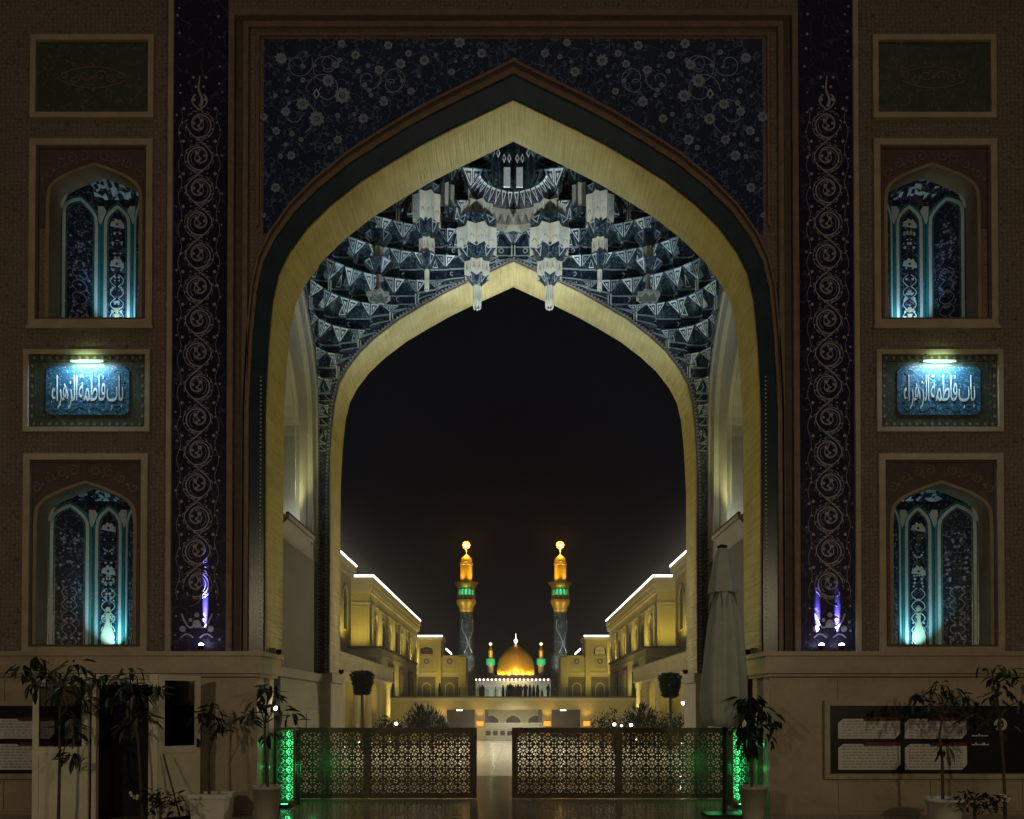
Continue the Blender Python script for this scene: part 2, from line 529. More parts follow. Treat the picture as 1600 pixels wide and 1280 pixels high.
# mass of the building: outer flanks, roof, backs
m = MB()
m.box(-XO, -XS - .62, Y1 + .002, Y3, 0, ZTOP); m.box(XS + .62, XO, Y1 + .002, Y3, 0, ZTOP)
m.box(-XS - .61, XS + .61, Y1 + .002, Y3, ZTOP - .25, ZTOP)
m.build('building_mass', 'court_dark', gate)

# soffit of the front arch
m = MB()
a = arch(HW - .012, ZS, ZA - .012, 2.49)
m.ring(a, arch(HW - .03, ZS, ZA - .03, 2.49), YF - .004, Y1 + .006)
m.build('arch_soffit', 'ribbed_stone', gate)
# glazed navy band and brown rope mouldings round the arch
m = MB(); m.ring(arch(HW + .004, ZS, ZA + .004, 2.5), arch(HW_T, ZS, ZA_T, 2.5), YF - .03, YF - .002)
band = m.build('arch_band', 'teal_band', gate)
m = MB()
for i in range(64):                          # beads down the inner edge of the band
    z = 2.7 + i * (ZS - 2.2) / 63
    for sx in (-1, 1): m.disc(sx * (HW + .055), z, .012, YF - .045, .012, 6)
m.build('bead', 'pale_glaze', band, 'stuff')
m = MB()
k = (HW_B - HW_T); kz = ZA_B - ZA_T
m.ring(arch(HW_T + .003, ZS, ZA_T + .003, 2.5), arch(HW_T + k * .4, ZS, ZA_T + kz * .35, 2.5), YF - .07, YF - .003)
m.ring(arch(HW_T + k * .42, ZS, ZA_T + kz * .37, 2.5), arch(HW_T + k * .7, ZS, ZA_T + kz * .75, 2.5), YF - .035, YF - .003, 1)
m.ring(arch(HW_T + k * .72, ZS, ZA_T + kz * .77, 2.5), arch(HW_B, ZS, ZA_B, 2.5), YF - .06, YF - .003)
m.build('arch_moulding', ['brown_moulding', 'dark_groove'], gate)

# spandrel: navy tile field with blossoms
SX = abs(W(412, 300)[0]); SZ1 = W(803, 62)[1]
top = SZ1
sp_in = arch(HW_B + .02, ZS, ZA_B + .02)
zlow = W(412, 500)[1]
tri = [p for p in sp_in if abs(p[0]) < SX]
i0 = next(z for u, z in [(HW_B * u, ZS + (ZA_B - ZS) * v) for u, v in ARCH] if u < SX)
poly = [(-SX, i0 - .02), (-SX, top), (SX, top), (SX, i0 - .02)] + list(reversed(tri))
m = MB(); m.slab([poly], YF - .012, YF - .001, back=False)
span = m.build('spandrel', 'navy_tile', gate)
def rosette(r, petals=8):
    b = MB(); n = petals * 4
    o = [(r * (1 + .14 * math.cos(petals * t)) * math.cos(t), r * (1 + .14 * math.cos(petals * t)) * math.sin(t)) for t in [2*math.pi*i/n for i in range(n + 1)]]
    i = [(r * .42 * math.cos(t), r * .42 * math.sin(t)) for t in [2*math.pi*i/n for i in range(n + 1)]]
    b.ring(o, i, -.012, 0)
    for q in range(petals):
        t = 2*math.pi*(q + .5)/petals
        b.disc(.2 * r * math.cos(t), .2 * r * math.sin(t), r * .09, -.012, .012, 5)
    return b.mesh('flower', 'flower_inlay')
ro_big, ro_mid, ro_small = rosette(.105, 9), rosette(.07, 7), rosette(.036, 6)
def zz(x, y): return W(x / 3.636 + 380, y / 3.636)
big = [(215,335),(485,465),(340,597),(420,682),(565,550),(1030,350)]
mid = [(530,375),(640,320),(940,310),(825,265),(560,255),(800,585),(955,525),(685,680),(245,640),(190,750),(540,800),(775,405),(1230,250),(1355,310),(1185,415),(120,670),(275,890),(895,370)]
small = [(280,768),(152,798),(245,826),(655,412),(710,380),(693,490),(905,465),(1000,440),(1207,355),(1270,330),(410,378),(360,305),(345,385),(260,460),(342,462),(262,592),(728,548),(538,662),(492,845),(215,895),(185,550),(632,655),(1540,352),(1095,318),(250,525)]
for lst, me in ((big, ro_big), (mid, ro_mid), (small, ro_small)):
    for q in lst:
        x, z = zz(*q)
        for sx in (-1, 1): link('flower', me, span, loc=(sx * abs(x), YF - .014, z), rot=(0, rnd.uniform(0, 6), 0), scl=[rnd.uniform(.7, 1.15)] * 3)
for _ in range(26):                           # lower tails of the spandrels
    px = rnd.uniform(412, 640); py = rnd.uniform(90, 400)
    x, z = W(px, py)
    lim = [zz0 for u, zz0 in [(HW_B * u, ZS + (ZA_B - ZS) * v) for u, v in ARCH] if u <= abs(x)]
    if z < (lim[0] if lim else 99) + .12: continue
    for sx in (-1, 1): link('flower', ro_small if rnd.random() < .7 else ro_mid, span, loc=(sx * abs(x), YF - .014, z))
b = MB(); b.ring([(-.055, 0), (0, .085), (.055, 0), (0, -.085), (-.055, 0)], [(-.035, 0), (0, .058), (.035, 0), (0, -.058), (-.035, 0)], -.012, 0)
dia = b.mesh('diamond', 'pale_glaze')
x, z = zz(418, 540)
for sx in (-1, 1): link('diamond_tile', dia, span, loc=(sx * abs(x), YF - .016, z))
m = MB()                                      # coiling stems of the spandrel
for _ in range(34):
    px = rnd.uniform(415, 790); py = rnd.uniform(70, 330)
    x, z = W(px, py)
    lim = [q for u, q in [(HW_B * u, ZS + (ZA_B - ZS) * v) for u, v in ARCH] if u <= abs(x)]
    r0 = rnd.uniform(.16, .34)
    if z - r0 < (lim[0] if lim else 99) + .1 or z + r0 > top: continue
    if abs(x) + r0 > SX: continue
    a0, dr = rnd.uniform(0, 6.28), rnd.choice((-1, 1))
    for sx in (-1, 1):
        m.ribbon([(sx * (x + r0 * (1 - .75 * t) * math.cos(a0 + dr * 7 * t)), z + r0 * (1 - .75 * t) * math.sin(a0 + dr * 7 * t)) for t in [i / 26 for i in range(27)]], .012, YF - .018, .006)
m.build('stem', 'flower_inlay', span, 'stuff')

def frame(mb, x0, x1, z0, z1, w, y0, y1, mi=0, bottom=True):
    mb.box(x0, x0 + w, y0, y1, z0, z1, mi); mb.box(x1 - w, x1, y0, y1, z0, z1, mi)
    mb.box(x0 + w, x1 - w, y0, y1, z1 - w, z1, mi)
    if bottom: mb.box(x0 + w, x1 - w, y0, y1, z0, z0 + w, mi)
# rectangular frames round the spandrel (three steps)
m = MB()
fx = lambda px, py=500: abs(W(px, py)[0])
ztf = W(803, 22)[1]
for px0, px1, py, dep, mi in ((358, 367, 22, .09, 0), (368, 379, 34, .03, 1), (380, 388, 38, .06, 0)):
    xa, xb = fx(px0), fx(px1)
    zt = W(803, py)[1]; w = xa - xb
    for sx in (-1, 1): m.box(min(sx*xa, sx*xb), max(sx*xa, sx*xb), YF - dep, YF - .004, 2.5, zt, mi)
    m.box(-xb + .001, xb - .001, YF - dep, YF - .004, zt - w, zt, mi)
xa, xb = fx(402, 200), fx(406, 200)
for sx in (-1, 1): m.box(min(sx*xa, sx*xb), max(sx*xa, sx*xb), YF - .04, YF - .004, i0 + .1, W(803, 55)[1])
m.box(-xb + .001, xb - .001, YF - .04, YF - .004, W(803, 58)[1], W(803, 55)[1])
m.build('spandrel_frame', ['brown_moulding', 'dark_groove'], gate)
# small blossoms in the groove
# ------------------------------------------------------------------ tile bands with scrolling vines
def scroll_unit():
    b = MB()
    sp = [(.215 * (1 - .78 * t) * math.cos(-1.9 + 9.2 * t), .215 * (1 - .78 * t) * math.sin(-1.9 + 9.2 * t)) for t in [i / 40 for i in range(41)]]
    b.ribbon(sp, .019, -.008, .008, taper=lambda t: 1.15 - .6 * t)
    b.ribbon([(x * 1.17 + .02, z * 1.17) for x, z in sp[:22]], .008, -.007, .007)
    b.ribbon([(x * .80 - .01, z * .80) for x, z in sp[4:34]], .007, -.0065, .006)
    b.ribbon([(.06 - .2 * t + .12 * math.sin(3 * t), -.19 - .12 * t + .05 * math.sin(5 * t)) for t in [i / 12 for i in range(13)]], .014, -.0085, .008, taper=lambda t: 1 - .8 * t)
    for a in (.3, .8, 1.3, 1.8, 2.2, 2.8, 3.3, 3.9, 4.4, 4.9, 5.3, 5.9):     # curling leaves off the vine
        x, z = .2 * math.cos(a), .2 * math.sin(a)
        b.ribbon([(x + .075 * t * math.cos(a + 1.4 * t), z + .075 * t * math.sin(a + 1.4 * t)) for t in [i / 6 for i in range(7)]], .017, -.007, .007, taper=lambda t: 1 - .85 * t)
    for a, rr, s in ((1.0, .075, .03), (2.9, .085, .024), (5.0, .07, .026), (4.0, .03, .02)):
        b.disc(rr * math.cos(a), rr * math.sin(a), s, -.009, .009, 7)
    b.ribbon([(.02 * math.cos(9 * t), -.09 + .2 * t + .02 * math.sin(8 * t)) for t in [i / 10 for i in range(11)]], .016, -.0065, .006)
    for sx in (-1, 1):
        b.disc(sx * .25, .25, .026, -.008, .008, 8); b.disc(sx * .27, .03, .015, -.008, .008, 7); b.disc(sx * .13, .255, .013, -.008, .008, 6)
        b.ribbon([(sx * (.30 + .03 * math.sin(6.28 * t)), -.25 + .5 * t) for t in [i / 14 for i in range(15)]], .006, -.006, .006)
    return b.mesh('scroll', 'lilac_inlay')
scr = scroll_unit()
b = MB()                                      # pointed palmette that ends the vine
b.ribbon([(.05 * math.sin(7 * t) * (1 - t), .5 * t) for t in [i / 16 for i in range(17)]], .05, -.008, .008, taper=lambda t: 1 - .7 * t)
for sx in (-1, 1):
    b.disc(sx * .09, .12, .03, -.008, .008, 7); b.disc(sx * .06, .32, .022, -.008, .008, 7); b.disc(sx * .1, .47, .024, -.008, .008, 7)
    b.ribbon([(sx * .12 * math.sin(2.6 * t), -.05 + .25 * t) for t in [i / 8 for i in range(9)]], .022, -.0085, .008)
palm = b.mesh('palmette', 'lilac_inlay')
b = MB()                                      # vase-like motif at the foot of the vine
for sx in (-1, 1):
    b.ribbon([(sx * (.24 - .2 * t), .16 - .22 * math.sin(2.2 * t)) for t in [i / 10 for i in range(11)]], .026, -.008, .008)
    b.disc(sx * .22, -.08, .05, -.009, .009, 8); b.disc(sx * .1, .06, .03, -.008, .008, 7)
    b.ribbon([(sx * (.05 + .2 * t), -.22 + .06 * math.sin(3.1 * t)) for t in [i / 8 for i in range(9)]], .02, -.0085, .008)
b.disc(0, 0, .07, -.009, .009, 6); b.disc(0, .14, .04, -.008, .008, 7)
foot = b.mesh('palmette', 'lilac_inlay')
ZP = 2.5
for sx in (-1, 1):
    xo, xi = fx(271), fx(354.5)
    m = MB(); m.box(min(sx*xo, sx*xi), max(sx*xo, sx*xi), YF - .014, YF - .001, ZP, ZTOP - .2)
    tb = m.build('tile_band', 'band_tile', gate)
    m = MB(); m.box(min(sx*(xo+.002), sx*(xo+.08)), max(sx*(xo+.002), sx*(xo+.08)), YF - .06, YF - .001, ZP, ZTOP - .2)
    m.build('edge_moulding', 'tan_stone', tb)
    xm = sx * (abs(xo + xi) / 2 + .02)
    zt, zb2 = W(315, 196)[1], W(315, 912)[1]
    n = 15
    for i in range(n):
        z = zt + (zb2 - zt) * i / (n - 1)
        link('scroll', scr, tb, loc=(xm, YF - .0145, z), scl=((1 if i % 2 else -1) * sx, 1, 1.0))
    m = MB(); m.ribbon([(xm + sx * .205 * math.cos(math.pi * t * (n - 1)), YF * 0 + zt + (zb2 - zt) * t) for t in [i / 240 for i in range(241)]], .016, YF - .024, .008); m.build('vine', 'lilac_inlay', tb)
    link('palmette', palm, tb, loc=(xm, YF - .0145, zt + .28))
    link('palmette', foot, tb, loc=(xm, YF - .0145, W(315, 975)[1]))
    m = MB()
    for i in range(46):
        z = ZP + .25 + i * .25
        for e in (-1, 1):
            if rnd.random() < .75: m.disc(xm + e * rnd.uniform(.29, .36), z + rnd.uniform(-.08, .08), rnd.uniform(.01, .024), YF - .022, .008, 6)
    m.build('blossom', 'lilac_inlay', tb, 'stuff')

# ------------------------------------------------------------------ niches in the piers
def niche(sx, spec, frame_px, tint, watt):
    cx, hw, zb, zs, za = spec
    cx = sx * abs(cx)
    root = MB()
    fx0, fx1, fy0, fy1 = frame_px
    xa, xb = W(fx0, (fy0 + fy1) / 2)[0], W(fx1, (fy0 + fy1) / 2)[0]
    if sx > 0: xa, xb = -xb, -xa
    z1, z0 = W(140, fy0)[1], W(140, fy1)[1]
    frame(root, xa, xb, z0, z1, .10, YF - .055, YF - .002)
    frame(root, xa + .103, xb - .103, z0 + .103, z1 - .103, .035, YF - .03, YF - .002, 1)
    root.box(xa - .02, xb + .02, YF - .075, YF - .003, z0 - .05, z0 - .001)
    nb = root.build('niche', ['tan_stone', 'dark_groove'], gate)
    # tympanum with relief vines
    m = MB()
    zsp = zs - .35
    poly = [(xa + .14, zsp), (xa + .14, z1 - .14), (xb - .14, z1 - .14), (xb - .14, zsp)] + [p for p in reversed(arch(hw, zs, za, zsp, cx))]
    m.slab([poly], YF - .014, YF - .001, back=False)
    for e in (-1, 1):
        for q in range(4):
            px, pz, r0 = cx + e * hw * (.22 + .24 * q), z1 - .26 - .03 * q * q, .085
            m.ribbon([(px + r0 * (1 - .7 * t) * math.cos(2 + e * 7 * t), pz + r0 * (1 - .7 * t) * math.sin(2 + e * 7 * t)) for t in [i / 18 for i in range(19)]], .014, YF - .024, .011, 1)
            m.disc(px + e * .1, pz - .1, .022, YF - .024, .012, 6, 1)
    m.build('tympanum', ['dark_groove', 'brown_moulding'], nb)
    # stone reveal
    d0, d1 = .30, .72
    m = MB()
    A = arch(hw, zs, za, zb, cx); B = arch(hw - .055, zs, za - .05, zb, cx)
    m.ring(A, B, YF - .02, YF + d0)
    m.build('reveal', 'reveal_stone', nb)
    # half-hexagonal tiled recess
    L = [(cx - hw + .02, YF + d0), (cx - .27, YF + d1), (cx + .27, YF + d1), (cx + hw - .02, YF + d0)]
    H = (za - zb) * .955
    m = MB()
    m.add([(p[0], p[1], zb) for p in L], [(0, 1, 2, 3)])
    m.build('sill', 'tan_stone', nb)
    for f in range(3):
        o, e = L[f], L[f + 1]
        ln = math.hypot(e[0] - o[0], e[1] - o[1])
        u = ((e[0] - o[0]) / ln, (e[1] - o[1]) / ln, 0)
        nn = (-u[1], u[0], 0)
        if nn[1] < 0: nn = (-nn[0], -nn[1], 0)
        fr = ((o[0], o[1], zb), u, nn, (0, 0, 1))
        p = MB(fr)
        p.box(0, ln, 0, .03, 0, H + .02)
        pane = p.build('tile_panel', 'niche_tile', nb)
        p = MB(fr)
        c = ln / 2; w = ln / 2 - .025
        zs2, za2 = H * .79, H * .965
        p.ribbon([(c + x, z) for x, z in arch(w, zs2, za2, .012)], .035, -.006, .006, 1)         # teal outer band
        p.ribbon([(c + x, z) for x, z in arch(w - .05, zs2 - .02, za2 - .05, .012)], .05, -.010, .010)  # pale inner band
        p.ribbon([(c + x, z) for x, z in arch(w - .095, zs2 - .03, za2 - .10, .012)], .012, -.007, .007, 1)
        p.build('arch_border', ['pale_glaze', 'teal_glaze'], pane)
        p = MB(fr)
        for q in range(34):
            z = .06 + (zs2 - .1) * rnd.random()
            x = rnd.random() * (w - .15)
            r0 = rnd.uniform(.010, .026)
            for e2 in (-1, 1): p.disc(c + e2 * x, z, r0, -.006, .006, 6)
        for q in range(5):
            z = .1 + q * .2
            for e2 in (-1, 1):
                p.ribbon([(c + e2 * (.02 + .09 * math.sin(3.1 * t)) * min(1, w / .2), z + .2 * t) for t in [i / 8 for i in range(9)]], .011, -.005, .005)
        p.build('blossom', 'flower_inlay' if f != 1 else 'pale_glaze', pane, 'stuff')
        if f == 1:
            p = MB(fr)
            prof = [(.035, 0), (.05, .02), (.105, .10), (.115, .17), (.09, .26), (.045, .36), (.028, .44), (.03, .52), (.045, .56)]
            base = .13 if spec is LON else -.12
            pts = [(c - r0, base + z) for r0, z in prof] + [(c + r0, base + z) for r0, z in reversed(prof)]
            pts = [(x, max(z, .005)) for x, z in pts]
            p.poly(pts, -.016, .016)
            p.disc(c, base + .62, .04, -.014, .014, 8)
            p.build('vase', 'vase_glaze', pane)
            for zq in (H * .52, H * .80):
                p = MB(fr)
                p.poly([(c + .12 * math.cos(t), zq + .13 * math.sin(t) - .02 * math.cos(9 * t)) for t in [math.pi * i / 14 for i in range(15)]], -.012, .012)
                p.disc(c, zq + .045, .022, -.015, .003, 6, 1)
                p.build('palmette', ['pale_glaze', 'niche_tile'], pane)
    # pale kites between the panels and the faceted hood
    for q in (0, 1, 2, 3):
        m = MB()
        x, y = L[q]
        x += (.06 if q == 0 else -.06 if q == 3 else 0); y -= .035
        zq = zb + H * .86
        m.poly([(x, zq - .10), (x + .095, zq + .12), (x + .05, zq + .19), (x - .05, zq + .19), (x - .095, zq + .12)], y, .02)
        m.build('kite_tile', 'pale_glaze', nb)
    m = MB()
    zt = zb + H
    n = 28
    back = []
    for i in range(n):
        t = 3 * i / (n - 1); k2 = min(2, int(t)); t -= k2
        back.append((L[k2][0] + (L[k2+1][0] - L[k2][0]) * t, L[k2][1] + (L[k2+1][1] - L[k2][1]) * t - .01, zt - .02))
    rows = []
    for r_ in range(9):
        t = r_ / 8
        rows.append([(back[i][0] * (1 - t) + (cx - hw + 2 * hw * i / (n - 1)) * t,
                      back[i][1] * (1 - t) + (YF + .30) * t + (rnd.uniform(-.02, .02) if 0 < r_ < 8 else 0),
                      back[i][2] * (1 - t) + (za + .03) * t + (rnd.uniform(-.05, .03) if 0 < r_ < 8 else 0)) for i in range(n)])
    for a_, b_ in zip(rows, rows[1:]):
        for i in range(n - 1):
            mid_c = abs(i - n / 2) < 7
            m.add([a_[i], a_[i+1], b_[i+1], b_[i]], [(0, 1, 2), (0, 2, 3)], 1 if rnd.random() < (.32 if mid_c else .06) else 0)
    m.build('hood', ['niche_tile', 'pale_glaze'], nb)
    # lamp on the sill
    m = MB(); lx = cx - sx * .14
    m.box(lx - .06, lx + .06, YF + .30, YF + .36, zb + .001, zb + .045)
    lampm = m.build('sill_lamp', 'dark_metal', nb)
    lamp('SPOT', (cx - sx * .16, YF + .44, zb + .05), watt, tint, None, (cx - sx * .05, YF + .74, zb + .62), .03, 86, .9).parent = nb
    return nb
for sx in (-1, 1):
    niche(sx, UPN, (48, 240, 220, 511), (.50, .84, 1.0), 30)
    niche(sx, LON, (38, 232, 710, 1021), (.40, .92, 1.0), 34)

# ------------------------------------------------------------------ sign panels with the gate's name
def text_mesh(body, name, mat, h, stretch, depth=.012):
    cu = bpy.data.curves.new(name, 'FONT')
    cu.body = body; cu.align_x = 'CENTER'; cu.align_y = 'CENTER'; cu.size = h; cu.extrude = depth; cu.offset = -.006
    cu.resolution_u = 3
    cu.space_character = .92; cu.space_word = .45
    o = bpy.data.objects.new(name, cu); col.objects.link(o)
    dg = bpy.context.evaluated_depsgraph_get(); dg.update()
    me = bpy.data.meshes.new_from_object(o.evaluated_get(dg))
    bpy.data.objects.remove(o)
    me.transform(Matrix.Diagonal((stretch[0], stretch[1], 1, 1)))
    me.transform(Matrix.Rotation(R(90), 4, 'X'))
    xs = [v.co.x for v in me.vertices]; zs_ = [v.co.z for v in me.vertices]
    me.transform(Matrix.Translation((-(min(xs) + max(xs)) / 2, 0, -(min(zs_) + max(zs_)) / 2)))
    me.materials.clear(); me.materials.append(MATS[mat])
    return me, max(xs) - min(xs), max(zs_) - min(zs_)
WORDS = '\u0628\u0627\u0628', '\u0641\u0627\u0637\u0645\u0629', '\u0627\u0644\u0632\u0647\u0631\u0627\u0621'
SHAPED = ['\ufe91\ufe8e\ufe8f', '\ufed3\ufe8e\ufec3\ufee4\ufe94', '\ufe8d\ufedf\ufeb0\ufeeb\ufeae\ufe8d\ufe80']
line = ' '.join(w[::-1] for w in reversed(SHAPED))
tme, tw, th_ = text_mesh(line, 'inscription', 'script_white', 1.0, (1, 1.0))
for sx in (-1, 1):
    xa, xb = W(39, 610)[0], W(236, 610)[0]
    if sx > 0: xa, xb = -xb, -xa
    z1, z0 = W(138, 548)[1], W(138, 676)[1]
    m = MB()
    frame(m, xa, xb, z0, z1, .075, YF - .055, YF - .002)
    sg = m.build('sign_panel', ['tan_stone'], gate)
    m = MB()
    frame(m, xa + .078, xb - .078, z0 + .078, z1 - .078, .10, YF - .02, YF - .002)
    for i in range(15):
        x = xa + .16 + i * (xb - xa - .32) / 14
        for z in (z0 + .125, z1 - .125): m.poly([(x - .03, z), (x, z + .035), (x + .03, z), (x, z - .035)], YF - .03, .01, 1)
    for i in range(6):
        z = z0 + .25 + i * (z1 - z0 - .5) / 5
        for x in (xa + .125, xb - .125): m.poly([(x - .03, z), (x, z + .035), (x + .03, z), (x, z - .035)], YF - .03, .01, 1)
    m.build('sign_border', ['green_tile', 'brown_moulding'], sg)
    x0, x1, zq0, zq1 = SGN
    if sx > 0: x0, x1 = -x1, -x0
    m = MB(); m.box(xa + .18, xb - .18, YF - .008, YF - .002, z0 + .18, z1 - .18)
    m.build('sign_field', 'green_tile', sg)
    # blue script plate with clipped corners
    pa, pb = W(73, 610)[0], W(203, 610)[0]
    if sx > 0: pa, pb = -pb, -pa
    pz1, pz0 = W(138, 574)[1], W(138, 649)[1]
    c = .07
    plate = MB(); plate.poly([(pa + c, pz0), (pb - c, pz0), (pb, pz0 + c), (pb, pz1 - c), (pb - c, pz1), (pa + c, pz1), (pa, pz1 - c), (pa, pz0 + c)], YF - .022, .012)
    pl = plate.build('script_plate', 'blue_tile', sg)
    pcx, pcz = (pa + pb) / 2, (pz0 + pz1) / 2
    o = link('inscription', tme, pl, loc=(pcx, YF - .026, pcz - .02), scl=((pb - pa) * .86 / tw, .6, (pz1 - pz0) * .72 / th_))
    m = MB()
    for e in (-1, 1):
        for z in (pz0 + .1, pz1 - .1):
            r0 = .08
            m.ribbon([(pcx + e * (pb - pa) * .36 + r0 * (1 - .6 * t) * math.cos(7 * t), z + r0 * (1 - .6 * t) * math.sin(7 * t) * .7) for t in [i / 16 for i in range(17)]], .012, YF - .028, .006)
        for q in range(9): m.disc(pcx + e * (pb - pa) * rnd.uniform(.36, .47), pcz + rnd.uniform(-.3, .3), rnd.uniform(.008, .02), YF - .028, .006, 6)
        m.ribbon([(pcx + e * (.04 + .28 * t), pz0 + .09 + .035 * math.sin(6 * t)) for t in [i / 10 for i in range(11)]], .012, YF - .028, .006)
    m.build('scroll', 'teal_glaze', pl, 'stuff')
    m = MB(); m.box(pcx - .26, pcx + .26, YF - .05, YF - .009, pz1 + .06, pz1 + .10)
    lb = m.build('lamp_bar', 'cream_marble', sg)
    m = MB()
    for i, q in enumerate((-.16, -.10, .02, .10, .17)):
        m.ball(pcx + q, YF - .06, pz1 + .07, .009, 0, 8, 5)
    m.build('bulb', 'lamp_mint', lb)
    lamp('AREA', (pcx, YF + .02, zq1 - .10), 5.0, (.45, 1, .82), None, (pcx, YF + .08, zq0), .4, size_y=.03).parent = sg
    lamp('AREA', (pcx, YF - .16, pz1 + .13), .8, (.60, 1, .50), None, (pcx, YF, pz1 + .10), .3, size_y=.04).parent = sg
    lamp('AREA', (pcx, YF - .11, pz1 + .05), 4.2, (.36, 1, .95), None, (pcx, YF, pz1 - .16), .4, size_y=.04).parent = sg
    lamp('AREA', (pcx, YF - .20, pz1 + .06), 7.0, (.62, .86, 1), None, (pcx, YF, pcz - .1), .7, size_y=.04).parent = sg
    # dim upper panel with a faint medallion
    xa, xb = W(50, 120)[0], W(242, 120)[0]
    if sx > 0: xa, xb = -xb, -xa
    z1, z0 = W(138, 58)[1], W(138, 187)[1]
    m = MB()
    frame(m, xa, xb, z0, z1, .085, YF - .055, YF - .002)
    up = m.build('upper_panel', 'tan_stone', gate)
    m = MB(); m.box(xa + .087, xb - .087, YF - .012, YF - .001, z0 + .087, z1 - .087)
    m.build('panel_field', 'green_tile', up)
    m = MB(); ccx, ccz = (xa + xb) / 2, (z0 + z1) / 2
    for e in (-1, 1):
        for q in range(3):
            r0 = .10 - .015 * q
            m.ribbon([(ccx + e * (.12 + .17 * q) + r0 * (1 - .6 * t) * math.cos(e * 6.5 * t + q), ccz + .03 * (-1) ** q + r0 * .8 * (1 - .6 * t) * math.sin(e * 6.5 * t + q)) for t in [i / 16 for i in range(17)]], .014, YF - .02, .008)
        m.ribbon([(ccx + e * .5 * t, ccz + .17 - .12 * t * t) for t in [i / 10 for i in range(11)]], .012, YF - .02, .008)
        m.ribbon([(ccx + e * .5 * t, ccz - .17 + .12 * t * t) for t in [i / 10 for i in range(11)]], .012, YF - .0205, .008)
    m.disc(ccx, ccz, .025, YF - .022, .01, 8); m.disc(ccx, ccz + .2, .02, YF - .022, .01, 6); m.disc(ccx, ccz - .2, .02, YF - .022, .01, 6)
    m.build('medallion', 'brown_moulding', up, 'stuff')

# ------------------------------------------------------------------ plinth, cap and dado
for sx in (-1, 1):
    def bx(mb, x0, x1, *a): mb.box(min(sx*x0, sx*x1), max(sx*x0, sx*x1), *a)
    m = MB()
    bx(m, 3.90, XO, 12.18, YF - .08, 0, 2.09); bx(m, 3.90, 4.5, YF - .08, 13.03, 0, 2.09)
    m2 = MB()
    pl = m.build('plinth', 'plinth_stone', gate)
    bx(m2, 3.80, XO, 12.06, YF + .001 - .0, 2.14, 2.40); bx(m2, 3.80, 4.5, YF + .001, 13.08, 2.14, 2.40)
    bx(m2, 3.84, XO, 12.11, YF - .002, 2.092, 2.138); bx(m2, 3.84, 4.48, YF - .002, 13.05, 2.092, 2.138)
    bx(m2, 3.76, XO, 12.02, YF - .001, 2.402, 2.47); bx(m2, 3.76, 4.52, YF - .001, 13.12, 2.402, 2.47)
    m2.build('plinth_cap', 'plinth_stone', pl)
    m3 = MB()                                   # facing slabs with open joints
    x = 4.12
    for k, wdt in enumerate((.82, 1.4, 1.4, 1.4)):
        if k: bx(m3, x, x + wdt - .012, 12.165, 12.18 - .001, .05, 2.05)
        x += wdt
    m3.build('facing_slab', 'plinth_stone', pl)
